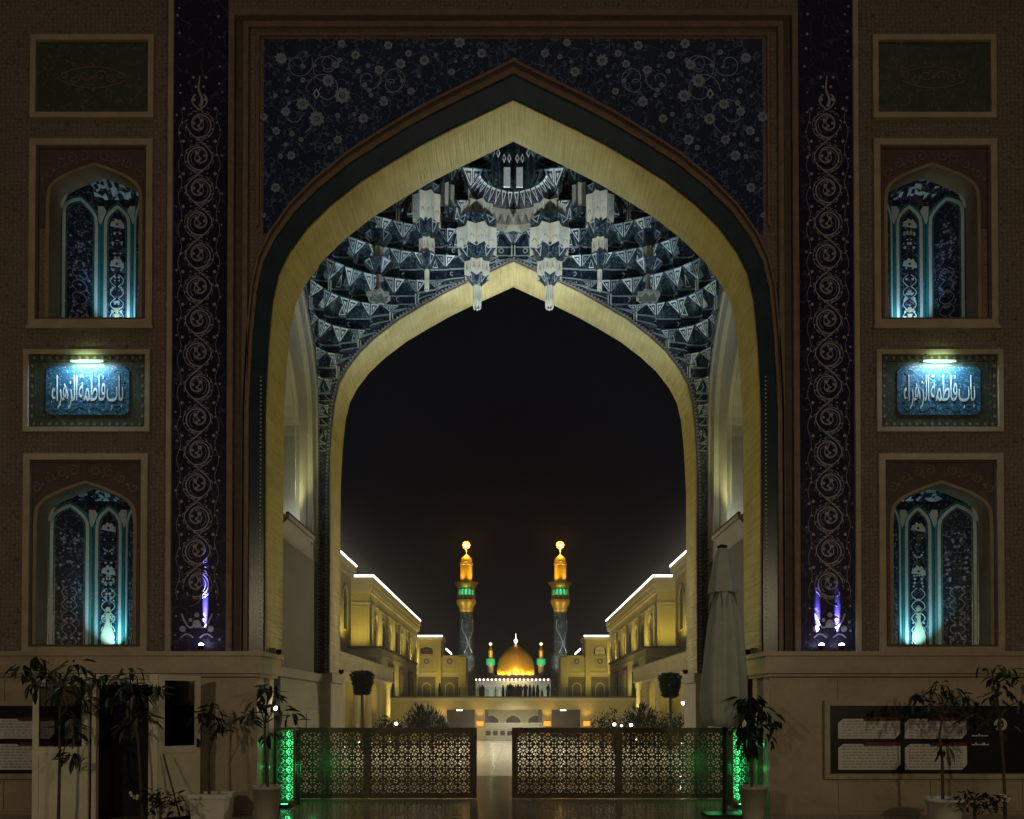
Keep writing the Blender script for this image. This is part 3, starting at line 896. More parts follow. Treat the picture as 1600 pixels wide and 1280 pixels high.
    # corner upstand on the cap below the jamb
# ------------------------------------------------------------------ side walls of the porch
SA = dict(hw=2.25, zs=7.0, za=11.0)
for sx in (-1, 1):
    fr = ((sx * XS, 0, 0), (0, 1, 0), (sx, 0, 0), (0, 0, 1))
    m = MB(fr)
    o = [(Y1 + .01, 0), (Y1 + .01, ZTOP - .3), (Y2 - .01, ZTOP - .3), (Y2 - .01, 0)]
    m.slab([o, arch(1.62, 6.8, 10.2, 5.2, YC)], 0, .07)
    m.slab([[(YC - 1.9, 5.0), (YC - 1.9, 10.4), (YC + 1.9, 10.4), (YC + 1.9, 5.0)], arch(.98, 6.4, 9.0, 5.2, YC)], .072, .2)
    sw = m.build('side_wall', 'cream_marble', gate)
    m = MB(fr)
    m.ring(arch(2.22, 7.0, 10.95, 5.2, YC), arch(2.10, 7.0, 10.8, 5.2, YC), -.035, -.001)
    m.ring(arch(1.74, 6.8, 10.33, 5.2, YC), arch(1.64, 6.8, 10.22, 5.2, YC), -.03, -.001)
    m.build('arch_moulding', 'cream_marble', sw)
    m = MB(fr); m.box(YC - 1.2, YC + 1.2, .5, .6, 5.0, 9.2)
    m.build('recess_panel', 'frieze_tile', sw)
    m = MB(fr)
    m.ring(arch(.99, 6.4, 9.01, 5.2, YC), arch(.93, 6.4, 8.93, 5.2, YC), .15, .5)
    m.build('reveal', 'cream_marble', sw)
    m = MB(fr); m.box(Y1 + .12, Y2 - .12, -.012, -.001, 2.39, 4.86); m.build('wall_panel', 'dimmed_wall_stone', sw)  # added panel; its dark colour stands in for weak light on the lower wall
    m = MB(fr)                                  # bracketed ledge under the recess
    m.box(YC - .98, YC + .98, -.26, .2, 5.12, 5.2)
    m.add([(YC - .95, -.23, 5.118), (YC + .95, -.23, 5.118), (YC + .95, -.002, 4.9), (YC - .95, -.002, 4.9), (YC - .95, -.002, 5.118), (YC + .95, -.002, 5.118)], [(0, 1, 2, 3), (0, 3, 4), (1, 5, 2), (0, 4, 5, 1)])
    m.build('ledge', 'cream_marble', sw)
    m = MB(fr)
    m.box(YC - .97, YC + .97, -.25, -.2, 5.203, 5.25)
    m.build('ledge_lip', 'dark_groove', sw)
    m = MB(fr)
    m.box(Y1 + .05, Y2 - .02, -.10, -.002, 0, 2.2); m.box(Y1 + .05, Y2 - .015, -.14, -.001, 2.202, 2.38); m.box(Y1 + .05, Y2 - .018, -.12, -.001, 1.62, 1.68)
    for q in range(3): m.box(Y1 + .3 + q * 1.45, Y1 + 1.5 + q * 1.45, -.12, -.101, .3, 1.5)
    m.build('dado', 'cream_marble', sw)
    # lamp on the ledge throwing light up
    lamp('SPOT', (sx * (XS - .14), YC + .45, 5.32), 22, (.80, .95, .86), None, (sx * (XS + .45), YC + .9, 6.6), .12, 140, .9).parent = sw
    lamp('SPOT', (sx * (XS - .3), YC + .9, 5.45), 110, (.94, 1, .46), None, (sx * XS, YC + 1.3, 9.0), .1, 80, .9).parent = sw
    lamp('SPOT', (sx * (XS - .45), YC + .2, 5.6), 760, (.62, .85, 1.0), None, (-sx * .5, 17.0, 12.4), .15, 86, .9).parent = sw
    # cream lamp under the ledge washing the dado
    # column strip of tile in the corner
# ------------------------------------------------------------------ back wall of the porch and second arch
HB, ZBS, ZBA = 4.16, U(513, 750, Y2)[1], U(803, 408, Y2)[1]
m = MB()
outer = [(-XS - .3, 0), (-XS - .3, ZTOP - .3), (XS + .3, ZTOP - .3), (XS + .3, 0)] + list(reversed(arch(HB, ZBS, ZBA, 0)))
m.slab([outer], Y2, Y3)
bw = m.build('rear_wall', 'frieze_tile', gate)
m = MB()
m.ring(arch(HB - .006, ZBS, ZBA - .006, 2.42), arch(HB - .03, ZBS, ZBA - .03, 2.42), Y2 - .01, Y3 + .01)
m.build('rear_soffit', 'ribbed_stone', bw)
m = MB()
A = arch(HB + .02, ZBS, ZBA + .02, 2.42); B = arch(HB + .045, ZBS, ZBA + .045, 2.42)
m.ring(A, B, Y2 - .03, Y2 - .002)
def along(pts, step):
    out, carry = [], 0.
    for p, q in zip(pts, pts[1:]):
        l = math.hypot(q[0] - p[0], q[1] - p[1]); t = carry
        while t < l:
            out.append((p[0] + (q[0] - p[0]) * t / l, p[1] + (q[1] - p[1]) * t / l)); t += step
        carry = t - l
    return out
for x, z in along(arch(HB + .055, ZBS, ZBA + .055, 2.45), .085): m.disc(x, z, .024, Y2 - .045, .03, 6, 1)
for sx in (-1, 1):
    for i in range(70): m.disc(sx * (XS - .02), 2.5 + i * .085, .022, Y2 - .045, .03, 6, 1)
m.build('bead_moulding', ['brown_moulding', 'flower_inlay'], bw)
for sx in (-1, 1):
    m = MB()
    for z0, z1, o_ in ((0, 2.2, .07), (2.2, 2.40, .11)):
        m.box(min(sx * (HB - o_), sx * (XS + .1)), max(sx * (HB - o_), sx * (XS + .1)), Y2 - o_, Y3 + o_, z0, z1)
    m.build('pier_base', 'cream_marble', bw)

# ------------------------------------------------------------------ muqarnas vault
vault = MB()
vault.box(-XS - .3, XS + .3, Y1 + .004, Y2, 14.02, 14.1)
vault = vault.build('muqarnas_vault', 'muqarnas_navy', gate)
ZTV = 14.25
def vcurve(z, s):
    """left half of the vault at height z; s 0 = side wall, 1 = centre line of the back"""
    if z <= 11.0: ax, ays = XS - .01, 2.25 * arch_u((z - 7.0) / 4.0)
    else: ax, ays = (XS - .01) * math.sqrt(max(0, 1 - ((z - 11) / (ZTV - 11)) ** 2)), 0.
    zb_, za_ = ZBS, ZBA + .08
    if z <= za_: bx_, by_ = (HB + .1) * arch_u((z - zb_) / (za_ - zb_)), 2.29
    else: bx_, by_ = 0., 2.29 * math.sqrt(max(0, 1 - ((z - za_) / (ZTV - za_)) ** 2))
    ays = min(ays, by_)
    bx_ = min(bx_, ax)
    t = s * math.pi / 2
    c_, s_ = math.cos(t) ** .8, math.sin(t) ** .8
    return Vector((-(bx_ + (ax - bx_) * c_), YC + ays + (by_ - ays) * s_, z))
tiers = [7.3, 7.9, 8.48, 9.06, 9.62, 10.18, 10.74, 11.3, 11.86, 12.42, 12.96, 13.46, 13.9]
axis = Vector((0, YC - .6, 0))
for ti, (z0, z1) in enumerate(zip(tiers, tiers[1:])):
    h = z1 - z0
    up_c = [vcurve(z1, i / 90) for i in range(91)]
    low = [vcurve(z1 - h * t, 0) for t in (.12, .35, .6, .85)] + [vcurve(z0, i / 60) for i in range(61)] + [vcurve(z0 + h * t, 1) for t in (.15, .4, .65, .88)]
    ds = [0.]
    for a_, b_ in zip(low, low[1:]): ds.append(ds[-1] + (b_ - a_).length)
    n = max(3, round(ds[-1] / .50))
    p = []
    for jj in range(n + 1):
        d = ds[-1] * jj / n
        ii = max(i for i in range(len(low)) if ds[i] <= d + 1e-9)
        p.append(low[-1].copy() if ii >= len(low) - 1 else low[ii].lerp(low[ii + 1], (d - ds[ii]) / max(1e-9, ds[ii + 1] - ds[ii])))
    q, last = [up_c[0]], 0
    for jj in range(n):
        mm = (p[jj] + p[jj + 1]) / 2
        best = min(range(last, 91), key=lambda i: (up_c[i].x - mm.x) ** 2 + (up_c[i].y - mm.y) ** 2)
        last = best
        q.append(up_c[best])
    q.append(up_c[90])
    ups = [Vector((0, 0, (.50 if ti % 2 else .42) * (z1 - v.z))) for v in p]
    for j in range(n + 1):
        b = MB()
        up = ups[j]; h = z1 - p[j].z
        dark = 1 if rnd.random() < .4 else 0
        if j < n:
            a0, a1 = p[j], p[j + 1]
            mid_ = (a0 + a1) / 2; out = (mid_ - axis); out.z = 0; out.normalize()
            w = (a1 - a0).length
            arc = []
            for k in range(7):
                t = k / 6
                v_ = a0.lerp(a1, t) + out * (.52 * w * math.sin(math.pi * t))
                v_.y = min(v_.y, Y2 - .008); v_.x = max(v_.x, -XS + .008)
                arc.append(v_)
            arch_ = [x + ups[j].lerp(ups[j + 1], k / 6) for k, x in enumerate(arc)]
            top = q[j + 1]
            midr = [x.lerp(top, .55) + Vector((0, 0, .14 * h)) + out * .02 for x in arch_]
            for v_ in midr: v_.y = min(v_.y, Y2 - .007); v_.x = max(v_.x, -XS + .007)
            midr[0] = arch_[0].lerp(top, .55); midr[-1] = arch_[-1].lerp(top, .55)
            b.loft([tuple(x) for x in arc], [tuple(x) for x in arch_], dark)
            b.loft([tuple(x) for x in arch_], [tuple(x) for x in midr], 1 - dark)
            for k in range(6): b.add([tuple(midr[k]), tuple(midr[k+1]), tuple(top)], [(0, 1, 2)], dark)
            for k in range(6):                     # outlined facets of the hood
                tri3 = (midr[k], midr[k+1], top)
                quad = (arch_[k], arch_[k+1], midr[k+1])
                for tr in ((tri3, quad) if rnd.random() < .3 else (tri3,)):
                    nn = (tr[1] - tr[0]).cross(tr[2] - tr[0])
                    if nn.length < 1e-5: continue
                    nn.normalize()
                    if nn.dot(axis + Vector((0, 0, 6)) - tr[0]) < 0: nn = -nn
                    if (k + j) % 2 == 0: b.tri_frame(*tr, .84, .62, nn * .006, 4 if tr is tri3 else 2, .14)
            b.loft([tuple(x - out * .008 - Vector((0, 0, .05))) for x in arch_], [tuple(x - out * .008 - Vector((0, 0, .012))) for x in arch_], 4)
            # pale rim along the foot of the cell
            b.loft([tuple(x - out * .006) for x in arc], [tuple(x - out * .006 + Vector((0, 0, .028))) for x in arc], 4)
            # blossom on the wall of the cell
            if w > .2:
                cpt = arc[3] - out * .012 + Vector((0, 0, .22 * h)); sd = Vector((-out.y, out.x, 0))
                rr = .05 + .02 * rnd.random()
                ps = [cpt + sd * (rr * math.cos(t)) + Vector((0, 0, rr * math.sin(t))) for t in [2*math.pi*i/6 for i in range(6)]]
                qs = [cpt + (x - cpt) * .55 for x in ps]
                for k in range(6): b.add([tuple(ps[k]), tuple(ps[(k+1) % 6]), tuple(qs[(k+1) % 6]), tuple(qs[k])], [(0, 1, 2, 3)], 4)
        foot_ = p[j] + up
        ta, tb_ = q[j], q[j + 1]
        nrm = (ta - foot_).cross(tb_ - foot_)
        if nrm.length > 1e-6:
            nrm.normalize()
            if nrm.dot(axis + Vector((0, 0, 5)) - foot_) < 0: nrm = -nrm
            b.add([tuple(ta), tuple(tb_), tuple(foot_)], [(0, 1, 2)], 1)
            mid2 = ta.lerp(tb_, .5)
            for aa, bb in ((ta, mid2), (mid2, tb_)):
                wm = 2 if rnd.random() < .62 else 4
                if not b.tri_frame(aa, bb, foot_, rnd.uniform(.78, .9), rnd.uniform(.48, .62), nrm * .012, wm, .16): continue
                g_ = (aa + bb + foot_) / 3 + nrm * .012
                b.add([tuple(g_ + (x - g_) * .26) for x in (aa + nrm * .012, bb + nrm * .012, foot_ + nrm * .012)], [(0, 1, 2)], wm)
        # slim colonnette under some brackets
        if h > .3 and 3 <= ti <= 9 and 0 < j < n and (j + 2 * ti) % 4 == 0:
            d = (axis - p[j]); d.z = 0; d.normalize()
            c0 = p[j] + d * .03
            for e in (-.035, .035):
                sd = Vector((-d.y, d.x, 0)) * e
                b.tube([tuple(c0 + sd), tuple(c0 + sd + up)], .016, 5, 3)
        if not b.v: continue
        me = b.mesh('muqarnas_cell', ['muqarnas_navy', 'muqarnas_teal', 'muqarnas_white', 'muqarnas_cream', 'muqarnas_grey'])
        link('muqarnas_cell', me, vault)
        link('muqarnas_cell', me, vault, scl=(-1, 1, 1))

def octring(x, y, r, z, rot=0., n=8):
    return [Vector((x + r * math.cos(rot + 2*math.pi*i/n), y + r * math.sin(rot + 2*math.pi*i/n), z)) for i in range(n)]
def pendant(X, Y, levels, sx):
    """levels from the bottom: ('block'|'flare', z0, z1, r0, r1)"""
    b = MB(); n = 8
    for kind, z0, z1, r0, r1 in levels:
        if kind == 'block':
            lo, hi = octring(sx * X, Y, r0, z0, R(22.5)), octring(sx * X, Y, r1, z1, R(22.5))
            cc = Vector((sx * X, Y, 0))
            def star(rg):
                out = []
                for i in range(n):
                    out.append(rg[i]); mm = (rg[i] + rg[(i + 1) % n]) / 2; c2 = Vector((cc.x, cc.y, mm.z)); out.append(c2 + (mm - c2) * .80)
                return out
            lo, hi = star(lo), star(hi); n2 = 2 * n
            for i in range(n2):
                j = (i + 1) % n2
                dz = Vector((0, 0, -.05))
                la, lb = (lo[i], lo[j] + dz) if i % 2 == 0 else (lo[i] + dz, lo[j])
                b.add([tuple(v) for v in (la, lb, hi[j], hi[i])], [(0, 1, 2, 3)], 0)
                o = (lo[i] + lo[j]) / 2 - Vector((cc.x, cc.y, z0)); o.z = 0; o.normalize()
                u_ = Vector((0, 0, (z1 - z0)))
                c_ = (lo[i] + lo[j]) / 2 + u_ * .5 + o * .005; sd = (lo[j] - lo[i]) * .3
                b.add([tuple(v) for v in (c_ - sd - u_ * .3, c_ + u_ * .32, c_ + sd - u_ * .3, c_ - u_ * .1)], [(0, 1, 2, 3)], 3)
            b.add([tuple(v) for v in lo], [tuple(range(n2))], 1); b.add([tuple(v) for v in hi], [tuple(range(n2))], 1)
            for i in range(0):
                j = (i + 1) % n
                mid_ = (lo[i] + lo[j]) / 2 + Vector((0, 0, -.045))
                b.add([tuple(v) for v in (lo[i], mid_, lo[j], hi[j], hi[i])], [(0, 1, 2, 3, 4)], 0)
                o = (lo[i] + lo[j]) / 2 - Vector((sx * X, Y, z0)); o.z = 0; o.normalize()
                c_ = (lo[i] + lo[j] + hi[i] + hi[j]) / 4 + o * .006
                sd = (lo[j] - lo[i]) * .22; u_ = Vector((0, 0, (z1 - z0) * .22))
                b.add([tuple(v) for v in (c_ - sd - u_, c_ + u_ * 1.4, c_ - u_ * .2)], [(0, 1, 2)], 3)
                b.add([tuple(v) for v in (c_ + sd - u_, c_ + u_ * 1.4, c_ - u_ * .2)], [(0, 1, 2)], 3)
        else:
            lo, hi = octring(sx * X, Y, r0, z0, 0), octring(sx * X, Y, r1, z1, R(22.5))
            for i in range(n):
                j = (i + 1) % n
                c0 = Vector((sx * X, Y, (z0 + z1) / 2))
                b.add([tuple(lo[i]), tuple(lo[j]), tuple(hi[i])], [(0, 1, 2)], 1)
                b.add([tuple(hi[i]), tuple(hi[j]), tuple(lo[j])], [(0, 1, 2)], 2)
                g_ = (hi[i] + hi[j] + lo[j]) / 3; d = (g_ - c0); d.normalize()
                if i % 2 == 0: b.tri_frame(hi[i], hi[j], lo[j], .72, .46, d * .012, 5)
    b.build('pendant', ['muqarnas_cream', 'muqarnas_teal', 'muqarnas_navy', 'relief_beige', 'muqarnas_white', 'muqarnas_grey'], vault)
def zpy(py, Y): return U(802, py, Y)[1]
for sx in (-1, 1):
    Yp = 17.0
    z = lambda py: zpy(py, Yp)
    k = Yp / F
    pendant(57 * k, Yp, [('block', z(480), z(448), 7 * k, 7 * k), ('flare', z(448), z(434), 7 * k, 17 * k), ('block', z(434), z(413), 21 * k, 21 * k),
                          ('flare', z(413), z(394), 18 * k, 28 * k), ('block', z(394), z(364), 33 * k, 34 * k), ('flare', z(364), z(350), 27 * k, 33 * k), ('block', z(350), z(325), 27 * k, 27 * k)], sx)
    Yp = 17.15
    z = lambda py: zpy(py, Yp)
    k = Yp / F
    pendant(136 * k, Yp, [('block', z(452), z(422), 4 * k, 4 * k), ('flare', z(422), z(400), 5 * k, 15 * k), ('block', z(398), z(376), 13 * k, 13 * k),
                           ('flare', z(376), z(352), 12 * k, 20 * k), ('block', z(352), z(310), 23 * k, 24 * k), ('flare', z(310), z(296), 18 * k, 22 * k)], sx)
    pendant(108 * k, Yp + .2, [('flare', z(330), z(322), 8 * k, 15 * k), ('block', z(322), z(284), 14 * k, 16 * k), ('flare', z(284), z(262), 12 * k, 22 * k)], sx)
    Yp = 16.9
    z = lambda py: zpy(py, Yp)
    k = Yp / F
    pendant(212 * k, Yp, [('block', z(466), z(460), 19 * k, 19 * k), ('block', z(458), z(430), 4 * k, 4 * k), ('flare', z(430), z(412), 5 * k, 24 * k), ('block', z(410), z(388), 9 * k, 9 * k), ('flare', z(386), z(368), 9 * k, 22 * k)], sx)
# scalloped cream apse in the middle of the vault, and the teal apse above it
def apse(yc, r, depth, z0, z1, mats, seg=14, drop=0.):
    b = MB()
    A = [(r * math.sin(t), yc + depth * math.cos(t)) for t in [R(-84 + 168 * i / seg) for i in range(seg + 1)]]
    lo = [(x, y, z0 - (drop if i % 2 else 0)) for i, (x, y) in enumerate(A)]
    hi = [(x, y, z1) for x, y in A]
    b.loft(lo, hi, 0)
    return b, A
Yp = 17.0
b, A = apse(16.55, .95, .80, zpy(350, 17.1), zpy(316, 17.1), None, 16, .05)
for i in range(16):
    (x0, y0), (x1, y1) = A[i], A[i+1]
    zt, zl = zpy(316, 17.1), zpy(296, 17.1)
    s0 = .72
    ta, tb_ = Vector((x0 * s0, 16.55 + (y0 - 16.55) * s0, zl)), Vector((x1 * s0, 16.55 + (y1 - 16.55) * s0, zl))
    ft = Vector(((x0 + x1) / 2, (y0 + y1) / 2, zt))
    b.add([tuple(ta), tuple(tb_), tuple(ft)], [(0, 1, 2)], 2); b.add([(x0, y0, zt), (x1, y1, zt), tuple(ta)], [(0, 1, 2)], 1); b.add([(x1, y1, zt), tuple(ta), tuple(tb_)], [(0, 1, 2)], 1)
    b.tri_frame(ta, tb_, ft, .85, .5, Vector((0, -.014, -.008)), 3)
    zc = (zpy(350, 17.1) + zt) / 2
    b.add([(x0 * .97, y0 - .02, zc - .12), ((x0 + x1) / 2 * .97, (y0 + y1) / 2 - .02, zc + .1), (x1 * .97, y1 - .02, zc - .12)], [(0, 1, 2)], 4)
b.build('apse', ['muqarnas_cream', 'muqarnas_navy', 'muqarnas_teal', 'muqarnas_white', 'relief_beige'], vault)
b, A = apse(16.45, .46, .5, zpy(298, 16.9), zpy(200, 16.9), None, 10)
for i in (2, 4, 6, 8):
    x, y = A[i]
    if i in (4, 6): b.box(x - .07, x + .07, y - .12, y - .08, zpy(296, 16.9), zpy(266, 16.9), 1)
    for e in (-.055, .055):
        zc = zpy(252, 16.9); xx = x * 1.05 + e
        b.poly([(xx - .045, zc), (xx, zc + .1), (xx + .045, zc), (xx, zc - .1)], y - .12, .01, 1)
        b.poly([(xx - .022, zc), (xx, zc + .05), (xx + .022, zc), (xx, zc - .05)], y - .128, .007, 0)
    b.box(x - .02, x + .02, y - .10, y - .06, zpy(292, 16.9), zpy(240, 16.9), 2)
b.build('apse', ['muqarnas_teal', 'muqarnas_white', 'muqarnas_navy'], vault)

# floodlights for the two soffits, standing on the ends of the plinth caps
def floodlight(x, y, z, label, group, aim, watt, color, angle=90, s=1., narrow=1.):
    t = thing('floodlight', label, 'floodlight', (x, y, z), group)
    b = MB(); b.box(-.09*s, .09*s, -.05*s, .05*s, .04*s, .17*s); b.box(-.05*s, .05*s, -.03*s, .03*s, 0, .04*s)
    b.build('housing', 'dark_metal', t)
    d = (Vector(aim) - Vector((x, y, z))).normalized()
    o = Vector((x, y, z + .12 * s)) + d * .22 * s
    l = lamp('SPOT', tuple(o), watt, color, t, aim, .06, angle, .55)
    l.scale = (narrow, 1, 1)
    return t
for sx in (-1, 1):
    side = 'left' if sx < 0 else 'right'
    floodlight(sx * 3.80, 12.95, 2.47, f'small black floodlight on the {side} end of the plinth inside the arch', 'floodlights on the plinth ends', (-sx * 3.4, 12.95, 8.0), 360, (1, .84, .14), 96, .55, .10)
    floodlight(sx * 3.80, 12.62, 2.47, f'black spotlight nearest the front edge of the {side} plinth end', 'spotlights for the vault', (-sx * .35, 17.3, 12.4), 2400, (.88, .96, .92), 26, .55)
    floodlight(sx * 4.0, 18.6, 2.41, f'small black floodlight on the {side} pier base of the rear arch', 'floodlights on the rear piers', (-sx * 3.4, 18.6, 8.6), 560, (1, .79, .13), 92, .6, .08)

# uplights at the foot of the tile bands
for i, (px, nmx) in enumerate(((321, 'single uplight glowing at the foot of the left tile band'), (1277, 'uplight at the foot of the right tile band, nearer the arch'), (1308, 'uplight at the foot of the right tile band, farther from the arch'))):
    x, z = W(px, 1012)
    t = thing('uplight', nmx, 'uplight', (x, YF - .17, 2.475), 'uplights of the tile bands')
    b = MB(); b.box(-.07, .07, -.04, .04, 0, .03); b.lathe([(.035, .03), (.04, .06), (.045, .11)], 0, 0, 10)
    b.build('housing', 'dark_metal', t)
    b = MB(); b.lathe([(.04, .112), (.035, .13), (.01, .14)], 0, 0, 10)
    b.build('lens', 'lamp_cool', t)
    l = lamp('SPOT', (x, YF - .12, 2.62), 5200 if i == 0 else 2600, (.36, .32, 1.0), t, (x + .0, YF, 3.2 if i == 0 else 3.0), .012, 17 if i == 0 else 24, 1.)
    l.scale = (.5, 1, 1)

# ------------------------------------------------------------------ perforated gates across the opening
def lattice_cell(c):
    hs = []
    n = 8
    hs.append([(.095 * c * math.cos(2*math.pi*i/10), .095 * c * math.sin(2*math.pi*i/10)) for i in range(10)])
    for i in range(n):
        a = 2*math.pi*(i + .5)/n
        far = .40 if i % 2 == 0 else .40
        def q(r, w): return (c * (r * math.cos(a) - w * math.sin(a)), c * (r * math.sin(a) + w * math.cos(a)))
        hs.append([q(.16, 0), q(.30, .062), q(far, 0.03), q(far, -.03), q(.30, -.062)])
    for i in range(4):
        a = math.pi / 2 * i
        def q(r, w): return (c * (r * math.cos(a) - w * math.sin(a)), c * (r * math.sin(a) + w * math.cos(a)))
        hs.append([q(.29, 0), q(.36, .05), q(.455, .03), q(.455, -.03), q(.36, -.05)])
        a += math.pi / 4
        def q2(r, w): return (c * (r * math.cos(a) - w * math.sin(a)), c * (r * math.sin(a) + w * math.cos(a)))
        hs.append([q2(.47, 0), q2(.55, .06), q2(.64, 0), q2(.55, -.06)])
    return hs
def lattice(mb, x0, x1, z0, z1, y, th, cell=.222, mi=0):
    nx_, nz_ = max(1, round((x1 - x0) / cell)), max(1, round((z1 - z0) / cell))
    cw, ch = (x1 - x0) / nx_, (z1 - z0) / nz_
    hs = lattice_cell(1.0)
    sq = [(-.5, -.5), (.5, -.5), (.5, .5), (-.5, .5)]
    polys = [sq] + hs
    flat = [p for poly in polys for p in poly]
    tris = tessellate_polygon([[Vector((p[0], p[1], 0)) for p in poly] for poly in polys])
    for i in range(nx_):
        for j in range(nz_):
            ox, oz = x0 + (i + .5) * cw, z0 + (j + .5) * ch
            mb.add([(ox + p[0] * cw, y, oz + p[1] * ch) for p in flat], tris, mi)
            for poly in hs:
                n = len(poly)
                mb.add([(ox + p[0] * cw, y, oz + p[1] * ch) for p in poly] + [(ox + p[0] * cw, y + th, oz + p[1] * ch) for p in poly],
                       [(k, (k+1) % n, n + (k+1) % n, n + k) for k in range(n)], mi)
YG = 14.3
def gx(px): return U(px, 1190, YG)[0]
def gz(py): return U(802, py, YG)[1]
GT, GB, LT, LB = gz(1137), gz(1247), gz(1144), gz(1240)
def gate_leaf(label, spans, posts, wheel_px):
    xs = [gx(p) for s_ in spans + posts for p in s_]
    t = thing('lattice_gate', label, 'gate', (sum((min(xs), max(xs))) / 2, YG, 0), 'lattice gates across the arch')
    ox = t.location.x
    for p0, p1 in posts:
        b = MB(); b.box(gx(p0) - ox, gx(p1) - ox, -.03, .03, GB, GT); b.build('post', 'gate_metal', t)
    lo, hi = min(xs) - ox, max(xs) - ox
    for p0, p1 in spans:
        a_, c_ = gx(p0) - ox + .001, gx(p1) - ox - .001
        for z0, z1 in ((GB, LB), (LT, GT)):
            b = MB(); b.box(a_, c_, -.025, .025, z0, z1); b.build('rail', 'gate_metal', t)
        b = MB(); lattice(b, a_, c_, LB, LT, -.006, .012)
        b.build('lattice_panel', 'gate_metal', t)
    for p in wheel_px:
        x = gx(p) - ox
        b = MB(); b.lathe([(.012, -.015), (.05, -.012), (.05, .012), (.012, .015)], 0, 0, 12)
        me = b.mesh('caster', 'pot_white')
        link('caster', me, t, loc=(x, 0, .051), rot=(R(90), 0, 0))
        b = MB(); b.box(x - .02, x + .02, -.022, .022, .095, GB); b.build('caster_bracket', 'dark_metal', t)
gate_leaf('left brown lattice gate, its free end short of the gap', [(466, 511), (513, 569), (579, 735)], [(461, 466), (511, 513), (569, 579), (735, 745)], (692, 500, 600))
gate_leaf('right brown lattice gate, its free end beside the gap and pot by its hinge', [(808, 962), (971, 1086), (1088, 1132)], [(800, 808), (962, 971), (1086, 1088), (1132, 1137)], (850, 1000, 1080))
# green-lit lattice boxes at the hinges
for sx in (-1, 1):
    x0, x1 = 3.72, 4.06
    t = thing('light_box', 'green glowing lattice box at the hinge of the %s gate' % ('left' if sx < 0 else 'right'), 'light box', (sx * 3.72, 13.22, 0), 'green light boxes by the gates')
    w = .17
    zt = U(802, 1137, 13.1)[1]
    b = MB()
    for xx in (-w, w - .03):
        for yy in (-.17, .14): b.box(xx, xx + .03, yy, yy + .03, .0, zt)
    b.box(-w + .031, w - .031, -.17, .17, 0, .10); b.box(-w + .031, w - .031, -.17, .17, zt - .03, zt)
    b.build('frame', 'gate_metal', t)
    b = MB(); lattice(b, -w + .031, w - .031, .101, zt - .031, -.165, .01, .14)
    b.build('lattice_panel', 'gate_metal', t)
    for e in (-1, 1):
        b = MB(((e * w - e * .012, 0, 0), (0, 1, 0), (e, 0, 0), (0, 0, 1))); lattice(b, -.139, .139, .101, zt - .031, 0, .01, .14)
        b.build('lattice_panel', 'gate_metal', t)
    b = MB(); b.box(-w + .032, w - .032, .12, .138, .101, zt - .032)
    b.build('back_panel', 'pot_white', t)
    b = MB(); b.box(-.09, .09, -.235, -.175, 0, .05); b.build('lamp_base', 'dark_metal', t)
    b = MB(); b.box(-.05, .05, -.22, -.19, .051, .062); b.build('lamp_lens', 'lamp_green_bright', t)
    b = MB(); b.box(-.015, .015, -.015, .015, .101, zt - .06); b.build('green_tube', 'lamp_green_bright', t)
    for z in (.25, .65, 1.0):
        lamp('POINT', (sx * 3.72, 13.22, z), 7.0, (.05, 1, .25), t, None, .03)
    lamp('POINT', (sx * 3.40, 13.6, .6), 2.6, (.05, 1, .25), t, None, .05)

# ------------------------------------------------------------------ the courtyard buildings
def arch_window(parent, fr, c, z0, w, h, fw=.14, dep=.25, mats=('court_trim', 'window_glass')):
    b = MB(fr)
    A = arch(w / 2, z0 + h * .62, z0 + h, z0, c); B = arch(w / 2 + fw, z0 + h * .62, z0 + h + fw, z0, c)
    b.ring(A, B, -.16, -.002)
    b.box(c - w / 2 - fw * 1.4, c + w / 2 + fw * 1.4, -.2, -.002, z0 - fw, z0 - .004)
    wnd = b.build('window', mats[0], parent)
    b = MB(fr); b.poly(A, -.02, .015); b.build('pane', mats[1], wnd)
    b = MB(fr); b.box(c - .03, c + .03, -.06, -.021, z0, z0 + h * .9); b.box(c - w / 2, c - .032, -.06, -.021, z0 + h * .6, z0 + h * .6 + .06); b.box(c + .032, c + w / 2, -.06, -.021, z0 + h * .6, z0 + h * .6 + .06)
    b.build('mullion', 'court_dark', wnd)
    return wnd
